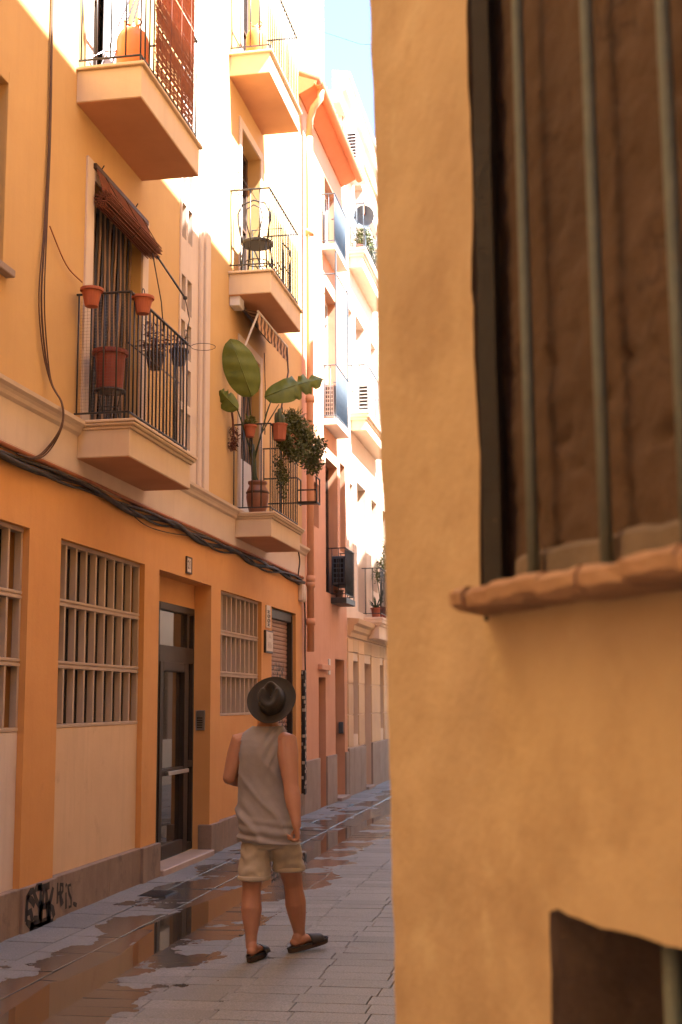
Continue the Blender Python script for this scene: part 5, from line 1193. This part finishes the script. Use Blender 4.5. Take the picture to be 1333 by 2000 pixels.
def foot(heel, toe_dir, pitch, ank):
    f = Vector((toe_dir[0], toe_dir[1], 0)).normalized(); f = (f * cos(pitch) + Vector((0, 0, sin(pitch)))).normalized(); s = f.cross(Vector((0, 0, 1))).normalized(); u = s.cross(f).normalized(); h = heel + u * .036
    limb(body, [(ank, .034, .038), (h + f * .055 + u * .045, .036, .04)], 12, s)
    limb(body, [(h + f * .028 + u * .022, .031, .028), (h + f * .08 + u * .030, .034, .034), (h + f * .14 + u * .024, .040, .026), (h + f * .19 + u * .014, .045, .017), (h + f * .215 + u * .010, .042, .013)], 14, s)
    for i in range(5):
        o = -.034 + .017 * i; L_ = .262 - .010 * abs(i - 1.2) * 1.5; limb(body, [(h + f * .20 + s * o + u * .009, .010, .010), (h + f * (L_ - .01) + s * o + u * .007, .0092, .009)], 8, s)
    return h, f, s, u
FL = foot(Vector((1.920, 8.325, -.002)), (.12, 1), 0.0, AL)
FR = foot(Vector((2.120, 8.675, -.002)), (.78, .62), .16, AR_)
remesh(body, 'body', m_skin, MAN, .0048)
# slides
def slide(F, nm):
    h, f, s, u = F; h = h - u * .036
    pts = []; N_ = 40
    for k in range(N_):
        w = 2 * pi * k / N_; t = .135 + .15 * cos(w); wd = (.036 + .016 * max(0, min(1, (t - .02) / .18))) * sin(w); wd += .004 * cos(w * 2)
        pts.append((t - .01, wd))
    b = MB()
    for z_, g_ in ((0, .97), (.004, 1.0), (.024, 1.02), (.030, .99)):
        for t, wd in pts: b.v.append(tuple(h + f * (.135 + (t - .135) * g_) + s * wd * g_ + u * z_))
    b.f = [(r * N_ + k, r * N_ + (k + 1) % N_, (r + 1) * N_ + (k + 1) % N_, (r + 1) * N_ + k) for r in range(3) for k in range(N_)] + [tuple(range(N_ - 1, -1, -1)), tuple(3 * N_ + k for k in range(N_))]
    o = b.build(nm, m_sole, MAN, smooth=False)
    st = MB()
    for i in range(7):
        t = .135 + .095 * i / 6
        for k in range(11):
            w = pi * k / 10; hh = .060 - .022 * i / 6
            st.v.append(tuple(h + f * t + s * (.056 * cos(w)) + u * (.026 + hh * sin(w) ** .8)))
    st.f = [(i * 11 + k, i * 11 + k + 1, (i + 1) * 11 + k + 1, (i + 1) * 11 + k) for i in range(6) for k in range(10)]
    so_ = st.build('strap', m_slide, o, smooth=True); md = so_.modifiers.new('t', 'SOLIDIFY'); md.thickness = .005; md.offset = 1
    rim_ = MB().tube([tuple(h + f * (.135 + (t - .135) * 1.01) + s * wd * 1.01 + u * .032) for t, wd in pts], .006, 6, close=True); rim_.build('rim', m_slide, o, smooth=True)
slide(FL, 'slide_sandal'); slide(FR, 'slide_sandal')
# tank top
tt = [(.735, .198, .150), (.78, .197, .152), (.84, .194, .150), (.92, .182, .138), (1.0, .172, .128), (1.08, .166, .124), (1.16, .166, .126), (1.24, .172, .132), (1.31, .180, .133), (1.36, .183, .126), (1.40, .180, .113), (1.435, .163, .097), (1.462, .132, .086), (1.485, .104, .080), (1.505, .088, .076)]
def interp(z):
    for (z0, w0, d0), (z1, w1, d1) in zip(tt[:-1], tt[1:]):
        if z <= z1 + 1e-9: k = (z - z0) / (z1 - z0); return w0 + (w1 - w0) * k, d0 + (d1 - d0) * k
    return tt[-1][1:]
sh_ = MB(); NZ, NS = 110, 120
grid = []
for i in range(NZ + 1):
    z = .735 + .77 * i / NZ; w, d = interp(z); c = cen(z); row = []
    for k in range(NS):
        a = 2 * pi * k / NS; ca, sa = cos(a), sin(a); q = (abs(ca) ** 2.4 + abs(sa) ** 2.4) ** (-1 / 2.4)
        lx, ly = w * ca * q, d * sa * q
        low = max(0, min(1, (1.42 - z) / .5)); up_ = max(0, min(1, (z - 1.12) / .3))
        ph1 = (lx * .95 + (z - .7) * .62)
        wr = low * (.016 * (1 - abs(sin(ph1 * 17 + .9 * mnoise.noise(Vector((lx * 5, z * 4, 1)))))) ** 2.2 * 1.5 + .010 * mnoise.noise(Vector((ph1 * 16, (lx - z) * 4, 3))))
        wr += up_ * .008 * sin((lx * 1.0 - (z - 1.45) * .45) * 95) * max(0, min(1, (lx + .06) / .1)) * max(0, 1 - abs(lx - .05) / .11)
        hemz = max(0, min(1, (.92 - z) / .16)); wr += hemz * .010 * sin(z * 95 + lx * 14 + 2 * mnoise.noise(Vector((lx * 7, z * 8, 9))))
        p = c + RV * lx + FV * (ly - .004) ; nrm_ = (RV * (ca / max(w, .05)) + FV * (sa / max(d, .05))).normalized()
        p = p + nrm_ * (wr + .002) - Vector((0, 0, .012 * cos(a) if z < .76 else 0))
        row.append(p)
    grid.append(row)
for r in grid: sh_.v += [tuple(p) for p in r]
for i in range(NZ):
    for k in range(NS):
        z = .735 + .77 * (i + .5) / NZ; p = (grid[i][k] + grid[i + 1][(k + 1) % NS]) / 2; lx = (p - cen(z)).dot(RV); ly = (p - cen(z)).dot(FV)
        lim = 9
        if z > 1.07:
            t = (z - 1.07) / .36; lim = .140 + .04 * (1 - min(1, t * 2.2)) ** 2
            if ly > 0: lim -= .01
        if abs(lx) > lim: continue
        if z > 1.478 + (.012 if ly < 0 else -.03) - .0: continue
        sh_.f.append((i * NS + k, i * NS + (k + 1) % NS, (i + 1) * NS + (k + 1) % NS, (i + 1) * NS + k))
ts_ = sh_.build('tank_top', m_shirt, MAN, smooth=True); md = ts_.modifiers.new('t', 'SOLIDIFY'); md.thickness = .0035; md.offset = 1
# shorts
so2 = MB()
so2.ellrings([(cen(.70) , RV * .14, FV * .12), (cen(.74), RV * .178, FV * .135), (cen(.82), RV * .186, FV * .140), (cen(.92), RV * .176, FV * .128), (cen(.96), RV * .168, FV * .12)], 28)
def legtube(H, K, end, flare, dyaw=0):
    pts = []
    for k in range(7):
        t = k / 6 * end; p = H.lerp(K, t); r = .100 + flare * k / 6; pts.append((p, r, r * 1.12))
    rings = []
    for p, a, b_ in pts: rings.append((p, RV * a, FV * b_))
    so2.ellrings(rings, 24)
legtube(Vector((HL.x + .008, HL.y, .80)), Vector((KL.x + .012, KL.y, KL.z)), .80, .004)
legtube(Vector((HRr.x + .005, HRr.y, .80)), Vector((KR.x - .010, KR.y - .01, KR.z)), .72, .006)
sho = remesh(so2, 'shorts', m_short, MAN, .008, 3)
for v in sho.data.vertices:
    c = v.co; c += v.normal * ((.009 * mnoise.noise(Vector((c.x * 13, c.y * 13, c.z * 20)))) + .007 * sin(c.z * 60 + 6 * mnoise.noise(Vector((c.x * 9, c.y * 9, c.z * 5)))) * .6)
for H, K, end in ((Vector((HL.x + .008, HL.y, .80)), Vector((KL.x + .012, KL.y, KL.z)), .79), (Vector((HRr.x + .005, HRr.y, .80)), Vector((KR.x - .010, KR.y - .01, KR.z)), .71)):
    p = H.lerp(K, end); b = MB()
    b.ellrings([(p + Vector((0, 0, z_)), RV * (.104 + g_), FV * (.116 + g_)) for z_, g_ in ((-.012, .002), (-.006, .007), (.012, .008), (.018, .004))], 28); b.build('hem', m_short, sho, smooth=True)
# hat
hb_ = MB(); NT = 56
rx_, ry_ = .080, .097
prof_ = [(.0, .100), (.25, .102), (.5, .108), (.72, .114), (.86, .113), (.95, .104), (1.0, .088), (1.03, .06), (1.06, .03), (1.08, .010), (1.12, .002)]
for u_, z_ in prof_:
    for k in range(NT):
        a = 2 * pi * k / NT; x = rx_ * max(u_, .004) * sin(a); y = ry_ * max(u_, .004) * cos(a); z = z_
        top = max(0, min(1, (z_ - .05) / .05))
        dent = .045 * math.exp(-(x / .030) ** 2) * max(0, min(1, (.075 - y) / .05)) * max(0, min(1, (y + .085) / .05)) * (1 if u_ < .9 else .25)
        fr_p = max(0, (y - .005) / .09); x *= 1 - .42 * top * min(1, fr_p) ** 1.2
        z -= top * dent; z -= top * .012 * max(0, -y / .09)
        if .4 < fr_p: z -= top * .018 * math.exp(-((abs(x) - .045) / .016) ** 2)
        hb_.v.append(tuple(HC + HR * x + HFv * y + HU * z))
for j in range(1, 9):
    r_ = j / 8
    for k in range(NT):
        a = 2 * pi * k / NT; x = (rx_ * 1.12 + (.166 - rx_ * 1.12) * r_) * sin(a); y = (ry_ * 1.12 + (.172 - ry_ * 1.12) * r_) * cos(a)
        z = .002 + .014 * r_ ** 2 * (abs(sin(a)) ** 2) + .012 * r_ ** 3 - .006 * r_ * max(0, cos(a)) + .004 * sin(3 * a + 1) * r_
        hb_.v.append(tuple(HC + HR * x + HFv * y + HU * z))
NRG = len(prof_) + 8
hb_.f = [(i * NT + k, i * NT + (k + 1) % NT, (i + 1) * NT + (k + 1) % NT, (i + 1) * NT + k) for i in range(NRG - 1) for k in range(NT)]
ho = hb_.build('hat', m_hat, MAN, smooth=True); md = ho.modifiers.new('t', 'SOLIDIFY'); md.thickness = .003; md.offset = 1
md = ho.modifiers.new('s', 'SUBSURF'); md.levels = 1; md.render_levels = 1
bd = MB().ellrings([(HC + HU * z_, HR * (rx_ * g_ + .004), HFv * (ry_ * g_ + .004)) for z_, g_ in ((.006, 1.09), (.012, 1.085), (.030, 1.065), (.034, 1.055))], 40, cap=False); bd.build('hat_band', m_slide, ho, smooth=True)
